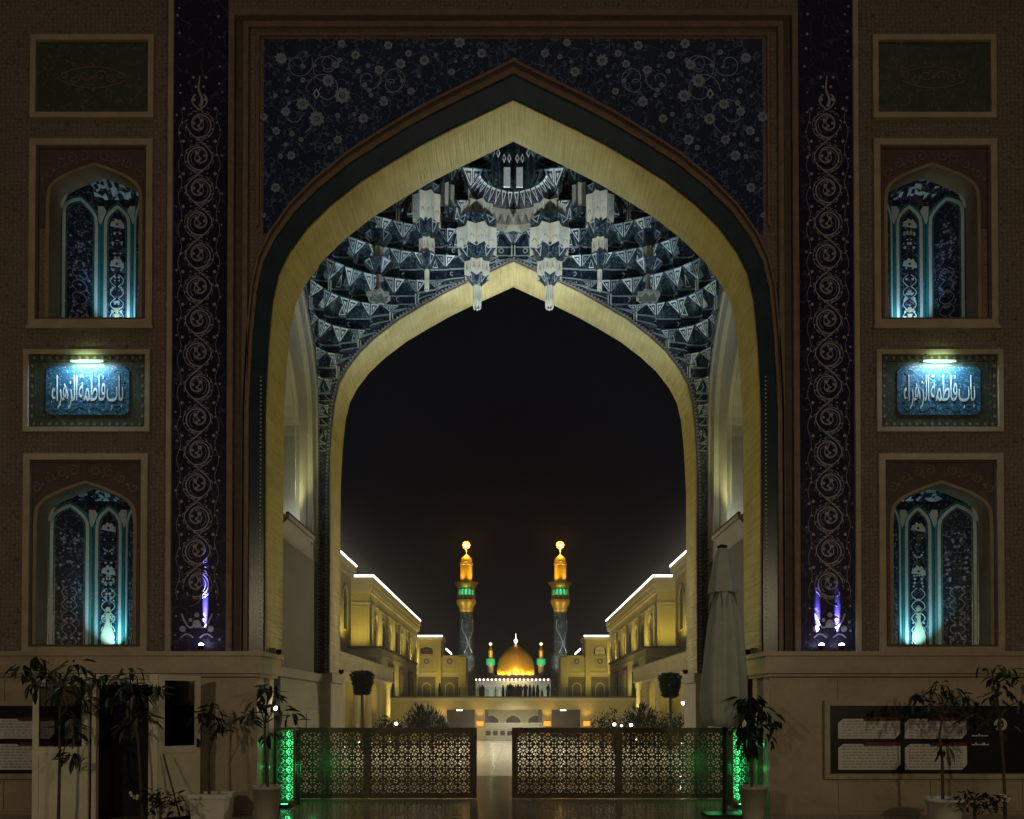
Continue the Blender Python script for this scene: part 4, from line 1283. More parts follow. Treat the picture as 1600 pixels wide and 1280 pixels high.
for sx in (-1, 1):
    side = 'left' if sx < 0 else 'right'
    def bx(mb, x0, x1, *a): mb.box(min(sx*x0, sx*x1), max(sx*x0, sx*x1), *a)
    # near wing
    t = thing('courtyard_wing', f'near {side} courtyard wing, mostly hidden by the arch, a short light strip on its roof', 'building', (sx * 20, 66, -1.3), 'courtyard wings')
    def up(mb, name, mat, parent=t):
        o = mb.build(name, mat, parent)
        root = parent
        while root.parent: root = root.parent
        if parent is root: o.location = -root.location
        return o
    b = MB(); bx(b, 15.75, 26, 48, 77.5, -1.5, 15.0); up(b, 'wall', 'court_stone')
    b = MB(); bx(b, 15.5, 26, 47.8, 77.7, 14.3, 14.9); bx(b, 15.3, 26, 47.6, 77.9, 14.902, 15.45); up(b, 'cornice', 'court_trim')
    b = MB(); bx(b, 15.24, 15.34, 47.7, 77.95, 15.46, 15.62); up(b, 'light_strip', 'led_white')
    fr = ((sx * 15.75, 0, 0), (0, 1, 0), (sx, 0, 0), (0, 0, 1))
    for q in range(4):
        w_ = arch_window(t, fr, 74.5 - q * 5, 9, 2.0, 4.2); w_.location = -t.location
    # main wing
    t2 = thing('courtyard_wing', f'long yellow {side} courtyard wing with a white light strip along its roof', 'building', (sx * 20, 100, -1.3), 'courtyard wings')
    XW = 14.75
    b = MB(); bx(b, XW, 26, 82, 123, -1.5, 14.8); up(b, 'wall', 'court_stone', t2)
    b = MB()
    bx(b, XW - .25, 26, 81.75, 123.2, 13.5, 13.8); bx(b, XW - .1, 26, 81.9, 123.1, 12.4, 12.6)
    bx(b, XW - .45, 26, 81.55, 123.4, 14.4, 15.1); bx(b, XW - .35, 26, 81.65, 123.3, 13.802, 14.398)
    up(b, 'cornice', 'court_trim', t2)
    b = MB(); bx(b, XW - .5, XW - .3, 81.5, 123.4, 15.105, 15.33); bx(b, XW - .298, 17.5, 81.5, 81.7, 15.105, 15.33)
    up(b, 'light_strip', 'led_white', t2)
    fr = ((sx * XW, 0, 0), (0, 1, 0), (sx, 0, 0), (0, 0, 1))
    for q in range(9):
        b = MB(fr); b.box(82.6 + q * 4.95, 83.3 + q * 4.95, -.3, -.002, 7.0, 12.39)
        up(b, 'pilaster', 'court_trim', t2)
    for q in range(8):
        w_ = arch_window(t2, fr, 85.4 + q * 4.95, 8.2, 2.3, 3.4, .22); w_.location = -t2.location
    fr2 = ((0, 82, 0), (sx, 0, 0), (0, 1, 0), (0, 0, 1))
    b = MB(fr2); frame(b, 15.05, 16.9, 8.2, 12.2, .12, -.06, -.002); up(b, 'wall_panel', 'court_trim', t2)
    # uplighting of the long facade from the annex roof
    for y, e_ in ((86, 620), (95, 620), (104, 620), (113, 620), (121, 470)):
        lamp('SPOT', (sx * 12.6, y, 7.9), e_, (1, .79, .15), t2, (sx * 15.2, y + .5, 12.5), .2, 120, .8)
    lamp('SPOT', (sx * 15.6, 78.6, 8.0), 480, (1, .79, .15), t2, (sx * 15.9, 82, 12.0), .2, 110, .8)
    lamp('SPOT', (sx * 14.2, 72.5, 8.0), 240, (1, .79, .15), t2, (sx * 15.8, 74.5, 12.0), .2, 120, .8)
    # low annex
    t3 = thing('annex', f'low yellow {side} annex with a dark cornice below the long wing', 'building', (sx * 13, 83, -1.3), 'low annexes')
    b = MB(); bx(b, 11.75, 14.74, 71, 97, -1.5, 7.0); up(b, 'wall', 'court_stone', t3)
    b = MB(); bx(b, 11.55, 14.745, 70.8, 97.2, 7.002, 7.18); up(b, 'cornice', 'court_dark', t3)
    b = MB(); bx(b, 11.65, 14.742, 70.9, 97.1, 6.2, 6.4); up(b, 'string_course', 'court_trim', t3)
    b = MB(((0, 71, 0), (sx, 0, 0), (0, 1, 0), (0, 0, 1))); b.box(12.2, 14.2, -.06, -.002, 4.6, 5.8); frame(b, 12.1, 14.3, 4.5, 5.9, .1, -.14, -.061, 1); up(b, 'wall_panel', ['court_dark', 'court_trim'], t3)
    fr = ((sx * 11.75, 0, 0), (0, 1, 0), (sx, 0, 0), (0, 0, 1))
    for q in range(3):
        yc = 76.6 + q * 7.2
        b = MB(fr); b.box(yc - 1.6, yc + 1.6, -.12, -.002, 1.5, 5.9)
        pn = up(b, 'tile_panel', 'court_dark', t3)
        b = MB(fr); frame(b, yc - 1.3, yc + 1.3, 1.8, 5.6, .35, -.2, -.121)
        b.box(yc - .3, yc + .3, -.18, -.1215, 2.2, 5.2, 1)
        for z in range(7): b.disc(yc, 2.4 + z * .43, .2, -.24, .05, 8)
        b.build('tile_border', ['court_ornament', 'court_panel'], pn)
    lamp('SPOT', (sx * 9.6, 68.5, .3), 420, (1, .79, .15), t3, (sx * 13.0, 71.5, 5.0), .2, 70, .8)
    lamp('SPOT', (sx * 9.4, 80, 3.2), 260, (1, .78, .26), t3, (sx * 11.8, 81, 6.0), .2, 130, .8)
    # colonnade porch
    t4 = thing('colonnade', f'{side} flat-roofed colonnade with uplit white columns beside the gate', 'colonnade', (sx * 12.5, 61, floor_z(61)), 'colonnades')
    b = MB(); bx(b, 10.6, 15.7, 46, 70.7, 4.0, 4.9); up(b, 'entablature', 'court_trim', t4)
    b = MB(); bx(b, 10.4, 15.72, 45.8, 70.75, 4.902, 5.1); bx(b, 10.5, 15.71, 45.9, 70.74, 3.9, 3.998); up(b, 'cornice', 'court_trim', t4)
    for q, y in enumerate((46.5, 51.2, 56, 60.8, 65.6, 70.2)):
        fz = floor_z(y)
        b = MB(); b.lathe([(.34, fz), (.34, fz + .3), (.25, fz + .4), (.22, 3.3), (.3, 3.5), (.36, 3.9)], sx * 11.0, y, 12)
        cl = up(b, 'column', 'court_trim', t4)
        if q in (0, 1, 2, 3, 5):
            b = MB(); b.ball(sx * 10.72, y - .35, fz + .16, .05); bb = up(b, 'lamp', 'lamp_white', t4)
            lamp('SPOT', (sx * 10.6, y - .45, fz + .3), 60, (1, .9, .66), t4, (sx * 10.95, y, 3.2), .08, 60, .8)
    for y, ty, e_ in ((48, 28, 13000), (54, 36, 16000), (60, 46, 15000), (68, 56, 12000), (76, 66, 12000)):
        lamp('SPOT', (sx * 15.1, y, 15.9), e_ * 1.5, (1, .91, .64), t, (sx * 1.0, ty, floor_z(ty)), .4, 40, 1.)
    b = MB(); bx(b, 14.2, 15.6, 47, 70.6, -1.5, 3.9); up(b, 'inner_wall', 'court_stone', t4)
    for y in (49.5, 58, 66):
        lamp('POINT', (sx * 12.9, y, 2.6), 40, (1, .78, .22), t4, None, .15)
    fr = ((sx * 14.2, 0, 0), (0, 1, 0), (sx, 0, 0), (0, 0, 1))
    for y in (53.5, 58.3, 63.1):
        w_ = arch_window(t4, fr, y, 0, 1.6, 3.0); w_.location = -t4.location

    # corner pavilions beyond the terrace
    t5 = thing('corner_pavilion', f'{side} two-step pavilion with an arched opening and round medallions', 'building', (sx * 12, 128, 2.8), 'corner pavilions')
    k = 125 / F
    X0, X1_, X2_ = 74 * k, 113 * k, 152 * k
    zt1, zt2 = zpy(1000, 125), zpy(1027, 125)
    b = MB(); bx(b, X1_, X2_ + .6, 125, 131, 2.8, zt1)
    bx(b, X0, X1_ - .001, 125.3, 131, 2.8, zt2)
    up(b, 'wall', 'court_stone', t5)
    b = MB(); bx(b, X1_ - .25, X2_ + .65, 124.7, 131.2, zt1 + .002, zt1 + .75); up(b, 'cornice', 'shrine_white', t5)
    b = MB(); bx(b, X1_ - .3, X2_ + .7, 124.6, 124.75, zt1 + .5, zt1 + .7); bx(b, X1_ - .32, X1_ - .2, 131.4, 143, zt1 - 1.1, zt1 - .8); up(b, 'light_strip', 'led_white', t5)
    b = MB(); bx(b, X0 - .1, X1_ - .3, 125.0, 125.28, zt2 + .002, zt2 + .25); bx(b, X0, X0 + 1.15, 124.8, 125.28, 2.8, zt2); bx(b, X1_ + .0, X1_ + .75, 124.75, 124.99, 2.8, zt1); up(b, 'pilaster', 'court_stone', t5)
    b = MB(); bx(b, X0 + 1.16, X1_ - .01, 125.1, 125.29, 7.0, 7.35); bx(b, X1_ + .76, X2_, 124.8, 124.99, 7.0, 7.35); up(b, 'string_course', 'court_trim', t5)
    fr = ((0, 125, 0), (sx, 0, 0), (0, 1, 0), (0, 0, 1))
    w_ = arch_window(t5, fr, (X1_ + X2_) / 2 + .3, zpy(1026, 125), 2.0, 1.55, .18, mats=('court_trim', 'window_glass')); w_.location = -t5.location
    if sx > 0:
        b = MB(fr); b.poly(arch(.75, zpy(1016, 125), zpy(1011, 125), zpy(1026, 125), (X1_ + X2_) / 2 + .3), -.05, .02); up(b, 'blind', 'shrine_white', t5)
    for cx_, yy in (((X1_ + X2_) / 2 + .3, 0), ((X0 + X1_) / 2 + .6, .3)):
        f2 = ((0, 125 + yy, 0), (sx, 0, 0), (0, 1, 0), (0, 0, 1))
        b = MB(f2); b.box(cx_ - .95, cx_ + .95, -.1, -.002, 8.0, 10.0 if yy else 10.2)
        md = up(b, 'medallion_panel', 'court_panel', t5)
        b = MB(f2)
        b.ring([(cx_ + .42 * math.cos(t_), 9.05 + .42 * math.sin(t_)) for t_ in [2*math.pi*i/16 for i in range(17)]], [(cx_ + .25 * math.cos(t_), 9.05 + .25 * math.sin(t_)) for t_ in [2*math.pi*i/16 for i in range(17)]], -.16, -.101)
        b.build('medallion', 'court_dark', md)
        b = MB(f2); b.box(cx_ - 1.35, cx_ + 1.35, -.08, -.002, 2.85, 6.6); b.ring(arch(.6, 4.8, 5.6, 3.2, cx_), arch(.75, 4.8, 5.8, 3.2, cx_), -.18, -.081, 1); up(b, 'portal_panel', ['court_dark', 'court_panel'], t5)
    lamp('SPOT', (sx * (X0 + 2.2), 119, 4.2), 650, (1, .79, .15), t5, (sx * (X0 + 4), 125, 9.5), .3, 100, .8)
    lamp('SPOT', (sx * (X2_ - 1), 119, 4.2), 600, (1, .78, .22), t5, (sx * (X2_ - 1.5), 125, 10.5), .3, 100, .8)

# ------------------------------------------------------------------ terrace with underpasses
k = 74 / F
tw = MB()
ZT, ZBm = 2.8, zpy(1109, 74)
XB = 11.7
ops = [(-59 * k * 1.78, -60 * k), (-45 * k, 47 * k), (60 * k, 105 * k)]
ops = [(-105 * k, -60 * k), (-45 * k, 46 * k), (60 * k, 106 * k)]
outl = [(-XB, -1.5), (-XB, ZT - .15), (XB, ZT - .15), (XB, -1.5)]
for a_, c_ in reversed(ops): outl += [(c_, -1.5), (c_, ZBm), (a_, ZBm), (a_, -1.5)]
tw.slab([outl], 74, 75)
terr = thing('terrace_front', 'yellow terrace front with three square underpasses and amber lit pillars', 'terrace wall', (0, 74, -1.3))
o = tw.build('wall', 'court_stone', terr); o.location = -terr.location
def upt(mb, name, mat, parent=terr):
    o = mb.build(name, mat, parent)
    if parent is terr: o.location = -terr.location
    return o
b = MB(); b.box(-XB, XB, 73.8, 75.1, ZT - .148, ZT - .02); upt(b, 'edge_course', 'court_dark')
b = MB(); b.box(-XB, XB, 73.9, 73.998, ZT - .45, ZT - .16); upt(b, 'fascia', 'court_trim')
b = MB(); b.box(-XB - 4, XB + 4, 84, 84.6, -1.5, ZT - .2)
bwl = upt(b, 'back_wall', 'court_stone')
for i, c_ in enumerate((-2.1, 0, 2.1)):
    b = MB(); A = arch(.75, .1, .95, -1.3, c_ * 1.1); B = arch(.92, .1, 1.15, -1.3, c_ * 1.1)
    b.ring(A, B, 83.85, 83.998); b.poly(A, 83.98, .015, 1); upt(b, 'blind_arch', ['court_trim', 'court_dark'])
for a_, c_ in (ops[0], ops[2]):
    b = MB(); b.box(a_ - 1, c_ + 1, 82.0, 82.2, -1.4, ZT - .3); upt(b, 'passage_door', 'court_dark')
    b = MB(); cxx = (a_ + c_) / 2 - .2; b.lathe([(.28, ZBm - .1), (.28, ZBm - .02)], cxx, 75.6, 12); upt(b, 'ceiling_light', 'lamp_white')
    lamp('POINT', (cxx, 76.5, ZBm - .4), 12, (1, .93, .8), terr, None, .12)
for x_ in (-2, 2): lamp('POINT', (x_, 79, ZBm + .2), 26, (.9, 1, .74), terr, None, .15)
for px in (690, 750, 855, 917):
    x = U(px, 1132, 73.5)[0]
    b = MB(); b.box(x - .42, x + .42, 73.86, 73.99, floor_z(74), zpy(1137, 74)); pb = upt(b, 'pillar_base', 'court_trim')
    b = MB(); b.box(x - .3, x + .3, 73.5, 73.7, zpy(1134, 73.6), zpy(1127, 73.6)); upt(b, 'amber_lamp', 'lamp_orange')
    lamp('SPOT', (x, 73.35, zpy(1130, 73.6) + .2), 60, (1, .55, .12), terr, (x, 74, 2.4), .1, 80, .8)
for x_ in (-9, -3, 3, 9):
    lamp('SPOT', (x_, 68.5, -.9), 170, (1, .80, .22), terr, (x_, 74, 1.6), .2, 95, .9)
g = MB(); g.box(-30, 30, 75.2, 420, 2.3, ZT)
g.build('terrace_pavement', 'floor_marble', kind='structure')
# pale marble counter inside the middle underpass
ct = thing('marble_counter', 'white marble counter with a row of dark square openings in the middle underpass', 'counter', (0, 75.3, -1.3))
for y_ in (76.6, 78.0, 79.6):
    b = MB(); b.box(-2.2, 2.2, y_, y_ + .5, 1.63, 1.67); upt(b, 'ceiling_light', 'lamp_white')
b = MB(); b.box(-2.75, 2.75, 0, .8, 0, 1.45); b.build('body', 'shrine_white', ct)
b = MB(); b.box(-2.8, 2.8, -.08, .85, 1.452, 1.58); b.build('top', 'shrine_white', ct)
for i in range(8):
    x = -2.35 + i * .67
    b = MB(); b.box(x - .22, x + .22, -.03, -.002, .42, .86); b.build('opening', 'court_dark', ct)
    b = MB(); b.box(x - .25, x + .25, -.05, -.002, .95, 1.02); b.build('lintel', 'court_panel', ct)
lamp('SPOT', (0, 70.5, 1.35), 300, (1, .98, .86), terr, (0, 75.4, -.9), .3, 95, .8)

# glass railing on the terrace edge
rail = thing('glass_railing', 'greenish glass railing along the terrace edge in front of the people', 'railing', (0, 74.25, ZT))
n = 14
for i in range(n + 1):
    x = -11.6 + i * 23.2 / n
    b = MB(); b.box(x - .035, x + .035, -.03, .03, -.02, .86); b.build('post', 'dark_metal', rail)
    if i < n:
        b = MB(); b.box(x + .05, x + 23.2 / n - .05, -.008, .008, .02, .84); b.build('pane', 'clear_glass', rail)
# small lights along the railing foot
b = MB()
for px in (595, 602, 650, 655, 697, 706, 714, 722, 937): pass

# ------------------------------------------------------------------ the two big minarets
def minaret(sx):
    Yq = 150.; k = Yq / F
    X = sx * 73.5 * k
    zp = lambda py: zpy(py, Yq)
    t = thing('minaret', '%s golden minaret with a green lit gallery and a blazing amber lamp on its tip' % ('left' if sx < 0 else 'right'), 'minaret', (X, Yq, 2.8), 'tall minarets')
    def part(prof, name, mat, seg=20, parent=t, fold=None):
        b = MB(); b.lathe([(r * k, zp(py) - 2.8) for r, py in prof], 0, 0, seg, fold=fold)
        return b.build(name, mat, parent)
    base = MB(); base.lathe([(15 * k, 0), (14.5 * k, zp(1026) - 2.8)], 0, 0, 12); base.build('base', 'minaret_tile', t)
    part([(14.5, 1028), (14.8, 1024), (12.4, 1022), (11.2, 990), (10.2, 965), (9.8, 957)], 'shaft', 'minaret_tile', 24)
    b = MB()
    for s0, ph in ((1, 0.2), (-1, 2.2), (1, 4.2)):
        vs = []
        for i in range(24):
            t_ = i / 23; py = 1021 - 52 * t_
            r = (12.4 - 2.2 * min(1, t_ * 1.2)) * k + .02
            a = -1.9 + ph * .55 + s0 * .45 * math.sin(5.5 * t_)
            vs.append((r * math.cos(a), r * math.sin(a), zp(py) - 2.8))
        b.tube(vs, .07, 5)
    b.build('light_streak', 'muqarnas_white', t)  # white tubes stand in for the streak of light on the shaft
    part([(9.8, 957), (11, 953), (10.6, 951), (14.5, 944), (15.5, 940), (15.5, 938)], 'lower_cornice', 'gold_pale', 24)
    part([(13.6, 938), (13.8, 934), (13.6, 931)], 'balcony_rail', 'minaret_tile', 24)
    gl = part([(10.5, 938), (10.5, 919)], 'gallery', 'court_dark', 20)
    for i in range(12):
        a = 2*math.pi*i/12
        fr = ((10.6 * k * math.cos(a), 10.6 * k * math.sin(a), 0), (-math.sin(a), math.cos(a), 0), (-math.cos(a), -math.sin(a), 0), (0, 0, 1))
        b = MB(fr); zz0, zz1 = zp(931) - 2.8, zp(921) - 2.8
        b.poly(arch(.24, zz0 + .5, zz1, zz0), -.05, .04)
        b.build('green_window', 'lamp_green', gl)
        a += math.pi / 12
        b = MB(); b.lathe([(.8 * k, zp(938) - 2.8), (.6 * k, zp(920) - 2.8)], 13.2 * k * math.cos(a), 13.2 * k * math.sin(a), 6)
        b.build('colonnette', 'gold_pale', gl)
    part([(12, 920), (13.6, 919), (15, 916), (18.5, 912), (19, 911), (10, 910.5)], 'upper_cornice', 'gold_pale', 24)
    part([(9.4, 911), (9.4, 886), (9.2, 884)], 'upper_shaft', 'gold', 24)
    part([(9.4, 884), (10.2, 883), (10.4, 881), (9.2, 879)], 'collar', 'gold_pale', 24)
    part([(8.8, 879), (9.2, 877), (8.0, 873), (4.5, 869.5), (1.2, 867), (.5, 866)], 'cap', 'gold', 20)
    part([(.5, 867), (.7, 863), (1.3, 861), (.5, 859), (.4, 855)], 'finial', 'gold_pale', 10)
    b = MB(); b.ball(0, 0, zp(852) - 2.8, 3.8 * k, 0, 14, 8)
    lc = b.build('lamp', 'lamp_core', t)
    for q in range(10):
        b = MB(); a = 2*math.pi*q/10; b.ball(5.4 * k * math.cos(a), 0.0 + 1.2 * k * math.sin(2 * a), zp(852) - 2.8 + 5.4 * k * math.sin(a), 1.3 * k, 0, 6, 4)
        b.build('bulb', 'halo_amber', lc)  # added amber balls imitate the orange halo round the lamp
    lamp('POINT', (X, Yq - 1.0, zp(852)), 2600, (1, .50, .12), t, None, .5)
    for dx in (-1, 1):
        lamp('SPOT', (X + dx * 2.9, Yq - 2.6, zp(909)), 950, (1, .70, .16), t, (X, Yq, zp(885)), .1, 70, .8)
        lamp('SPOT', (X + dx * 3.5, Yq - 4.5, zp(968)), 420, (1, .76, .24), t, (X, Yq, zp(935)), .1, 60, .8)
    lamp('POINT', (X, Yq - 1.95, zp(922)), 10, (.15, 1, .5), t, None, .1)
    lamp('SPOT', (X, Yq - 9, 4.5), 5200, (.9, .95, .95), t, (X, Yq, zp(1000)), .3, 45, .8)
for sx in (-1, 1): minaret(sx)

# ------------------------------------------------------------------ the shrine with its golden dome
Yd = 258.; kd = Yd / F
zd = lambda py: zpy(py, Yd)
sh = thing('shrine', 'distant white shrine under one floodlit golden dome with a row of lamps on its front', 'shrine', (0, 250, 2.8))
def ups(mb, name, mat, parent=sh):
    o = mb.build(name, mat, parent)
    if parent is sh: o.location = -sh.location
    return o
xs0, xs1 = -62 * .2, 64 * .2
b = MB(); b.box(xs0, xs1, 250, 262, 2.8, zpy(1064, 250)); ups(b, 'wall', 'shrine_white')
b = MB(); b.box(xs0 - .3, xs1 + .3, 249.6, 262, zpy(1064, 250) + .002, zpy(1060, 250)); ups(b, 'frieze', 'court_dark')
b = MB(); b.box(xs0 + 1, xs1 - 1, 251, 268, zpy(1060, 250) + .002, zpy(1055, 250)); ups(b, 'roof', 'roof_brown')
b = MB(); b.box(xs0, xs1, 249.7, 249.99, zpy(1070, 250), zpy(1067, 250)); ups(b, 'string_course', 'court_trim')
for i in range(20):
    x = xs0 + .7 + i * (xs1 - xs0 - 1.4) / 19
    b = MB(); b.ball(x, 249.4, zpy(1062.3, 250), .26, 0, 8, 6); ups(b, 'lamp', 'lamp_white')
for i in range(9):
    x = xs0 + 1.3 + i * (xs1 - xs0 - 2.6) / 8
    b = MB(); A = arch(.75, zpy(1081, 250), zpy(1076, 250), 3.0, x); b.poly(A, 249.9, .05); ups(b, 'blind_arch', 'court_panel')
b = MB(); b.lathe([(27 * kd, zd(1061)), (27 * kd, zd(1055)), (28.4 * kd, zd(1054.5))], 4 * kd, Yd, 36); ups(b, 'drum', 'shrine_white')
b = MB(); b.lathe([(r * kd, zd(py)) for r, py in ((28, 1055), (29, 1050), (29.4, 1044), (28.6, 1037), (26.4, 1030), (22.6, 1023.5), (17.5, 1018), (12, 1013.5), (7, 1010), (3, 1007.6), (1, 1006))], 4 * kd, Yd, 48)
dome = ups(b, 'dome', 'gold')
b = MB(); b.lathe([(1.0 * kd, zd(1006)), (2.2 * kd, zd(1004)), (3.2 * kd, zd(1000.5)), (1.5 * kd, zd(999)), (.5 * kd, zd(997)), (.3 * kd, zd(990))], 4 * kd, Yd, 12); ups(b, 'finial', 'led_white')
for a in (-75, -50, -25, 0, 25, 50, 75):
    x, y = 4 * kd + 33 * kd * math.sin(R(a)), Yd - 33 * kd * math.cos(R(a))
    lamp('SPOT', (x, y, zd(1057)), 3200, (1, .76, .18), sh, (4 * kd, Yd, zd(1030)), .3, 100, .9)
lamp('SPOT', (0, 225, 6), 36000, (1, .72, .25), sh, (4 * kd, Yd, zd(1025)), .5, 40, .9)
for x in (-8, 0, 8): lamp('SPOT', (x, 240, 3.6), 1500, (1, .98, .85), sh, (x, 250, 8), .3, 100, .9)
for px, lab in ((766.5, 'left'), (845.5, 'right')):
    X = U(px, 1040, 256)[0]; k = 256 / F
    zq = lambda py: zpy(py, 256)
    t = thing('small_minaret', f'{lab} small golden minaret with a green band beside the dome', 'minaret', (X, 256, 2.8), 'small minarets of the shrine')
    def pt(prof, name, mat, seg=14):
        b = MB(); b.lathe([(r * k, zq(py) - 2.8) for r, py in prof], 0, 0, seg); return b.build(name, mat, t)
    b = MB(); b.lathe([(5 * k, 0), (4.6 * k, zq(1041) - 2.8), (5.6 * k, zq(1039.5) - 2.8)], 0, 0, 14); b.build('shaft', 'shrine_white', t)
    pt([(6.8, 1039), (6.8, 1030), (6.4, 1029.5)], 'green_gallery', 'lamp_green_dim')
    pt([(3.6, 1029.5), (3.6, 1018), (4.2, 1017.5), (3.4, 1016)], 'gold_shaft', 'gold')
    pt([(3.0, 1016), (2.2, 1013), (.6, 1011), (.5, 1008)], 'cap', 'gold')
    b = MB(); b.ball(0, 0, zq(1014) - 2.8, 2.1 * k, 0, 8, 6); b.ball(0, 0, zq(1006.5) - 2.8, 2.4 * k, 0, 8, 6); b.build('lamp', 'lamp_core', t)
    lamp('SPOT', (X, 250.5, zq(1045)), 900, (1, .72, .2), t, (X, 256, zq(1024)), .2, 70, .8)

# ------------------------------------------------------------------ people on the terrace
def person_mesh(robe, name):
    """standing figure grown from a skeleton: body one continuous skin"""
    vs = [(0, 0, .92), (0, 0, 1.12), (0, 0, 1.38), (0, 0, 1.50), (0, -.01, 1.60), (0, -.01, 1.70),
          (.19, 0, 1.40), (.24, .02, 1.14), (.22, -.06, .92), (-.19, 0, 1.40), (-.24, .02, 1.14), (-.22, -.06, .92),
          (.09, 0, .86), (.10, 0, .48), (.10, .0, .07), (.11, -.12, .04), (-.09, 0, .86), (-.10, 0, .48), (-.10, 0, .07), (-.11, -.12, .04)]
    es = [(0,1),(1,2),(2,3),(3,4),(4,5),(2,6),(6,7),(7,8),(2,9),(9,10),(10,11),(0,12),(12,13),(13,14),(14,15),(0,16),(16,17),(17,18),(18,19)]
    rs = [.16,.15,.17,.06,.10,.075,.075,.06,.045,.075,.06,.045,.12,.09,.06,.045,.12,.09,.06,.045]
    if robe:
        for i in (12, 16): rs[i] = .17
        for i in (13, 17): rs[i] = .17
        for i in (14, 18): rs[i] = .19
        rs[4] = .125; rs[3] = .11; rs[2] = .2
    me = bpy.data.meshes.new(name)
    me.from_pydata(vs, es, [])
    o = bpy.data.objects.new(name, me); col.objects.link(o)
    md = o.modifiers.new('skin', 'SKIN'); md.use_smooth_shade = True
    for i, r in enumerate(rs):
        me.skin_vertices[0].data[i].radius = (r, r * .8)
    me.skin_vertices[0].data[0].use_root = True
    sd = o.modifiers.new('sub', 'SUBSURF'); sd.levels = 1; sd.render_levels = 1
    dg = bpy.context.evaluated_depsgraph_get(); dg.update()
    out = bpy.data.meshes.new_from_object(o.evaluated_get(dg))
    bpy.data.objects.remove(o)
    out.name = name
    out.materials.clear()
    for q in (robe or 'robe_grey', 'skin'): out.materials.append(MATS[q])
    for p in out.polygons:
        c = p.center; p.material_index = 0
        if c.z > 1.55 and c.y < -.04 and c.z < 1.68: p.material_index = 1
        if c.z < .97 and c.z > .85 and abs(c.x) > .19 and not robe: p.material_index = 1
    return out
pm = [person_mesh('robe_black', 'person'), person_mesh(None, 'person'), person_mesh('robe_grey', 'person')]
pos = [(687, 'alone near the left pavilion'), (749.5, 'left of the pair at the railing'), (753.8, 'right of the pair at the railing'), (786, 'alone left of the group'), (793, 'first of the tight group'), (797.2, 'second of the tight group'), (801.3, 'third of the tight group'),
       (805.4, 'fourth of the tight group'), (809.5, 'fifth of the tight group'), (814, 'last of the tight group'), (821, 'between the group and the veiled trio'), (828, 'leftmost of the veiled trio'), (834, 'middle of the veiled trio'), (840, 'rightmost of the veiled trio'), (847, 'low and seated-looking right of the trio'), (856.5, 'alone at the right of all')]
for i, (px, lab) in enumerate(pos):
    Yp = 92 + (i * 7 % 5) * 1.6
    kindi = 0 if 11 <= i <= 14 or i in (3, 5) else 1 if i % 2 else 2
    o = link('person', pm[kindi], None, loc=(U(px, 1080, Yp)[0], Yp, ZT), rot=(0, 0, rnd.uniform(-2.5, 2.5)))
    s = .62 if i == 14 else rnd.uniform(.96, 1.07)
    o.scale = (s * 1.15, s * 1.15, s)
    tag(o, f'person in dark clothes on the terrace, {lab}', 'person', 'people on the terrace')

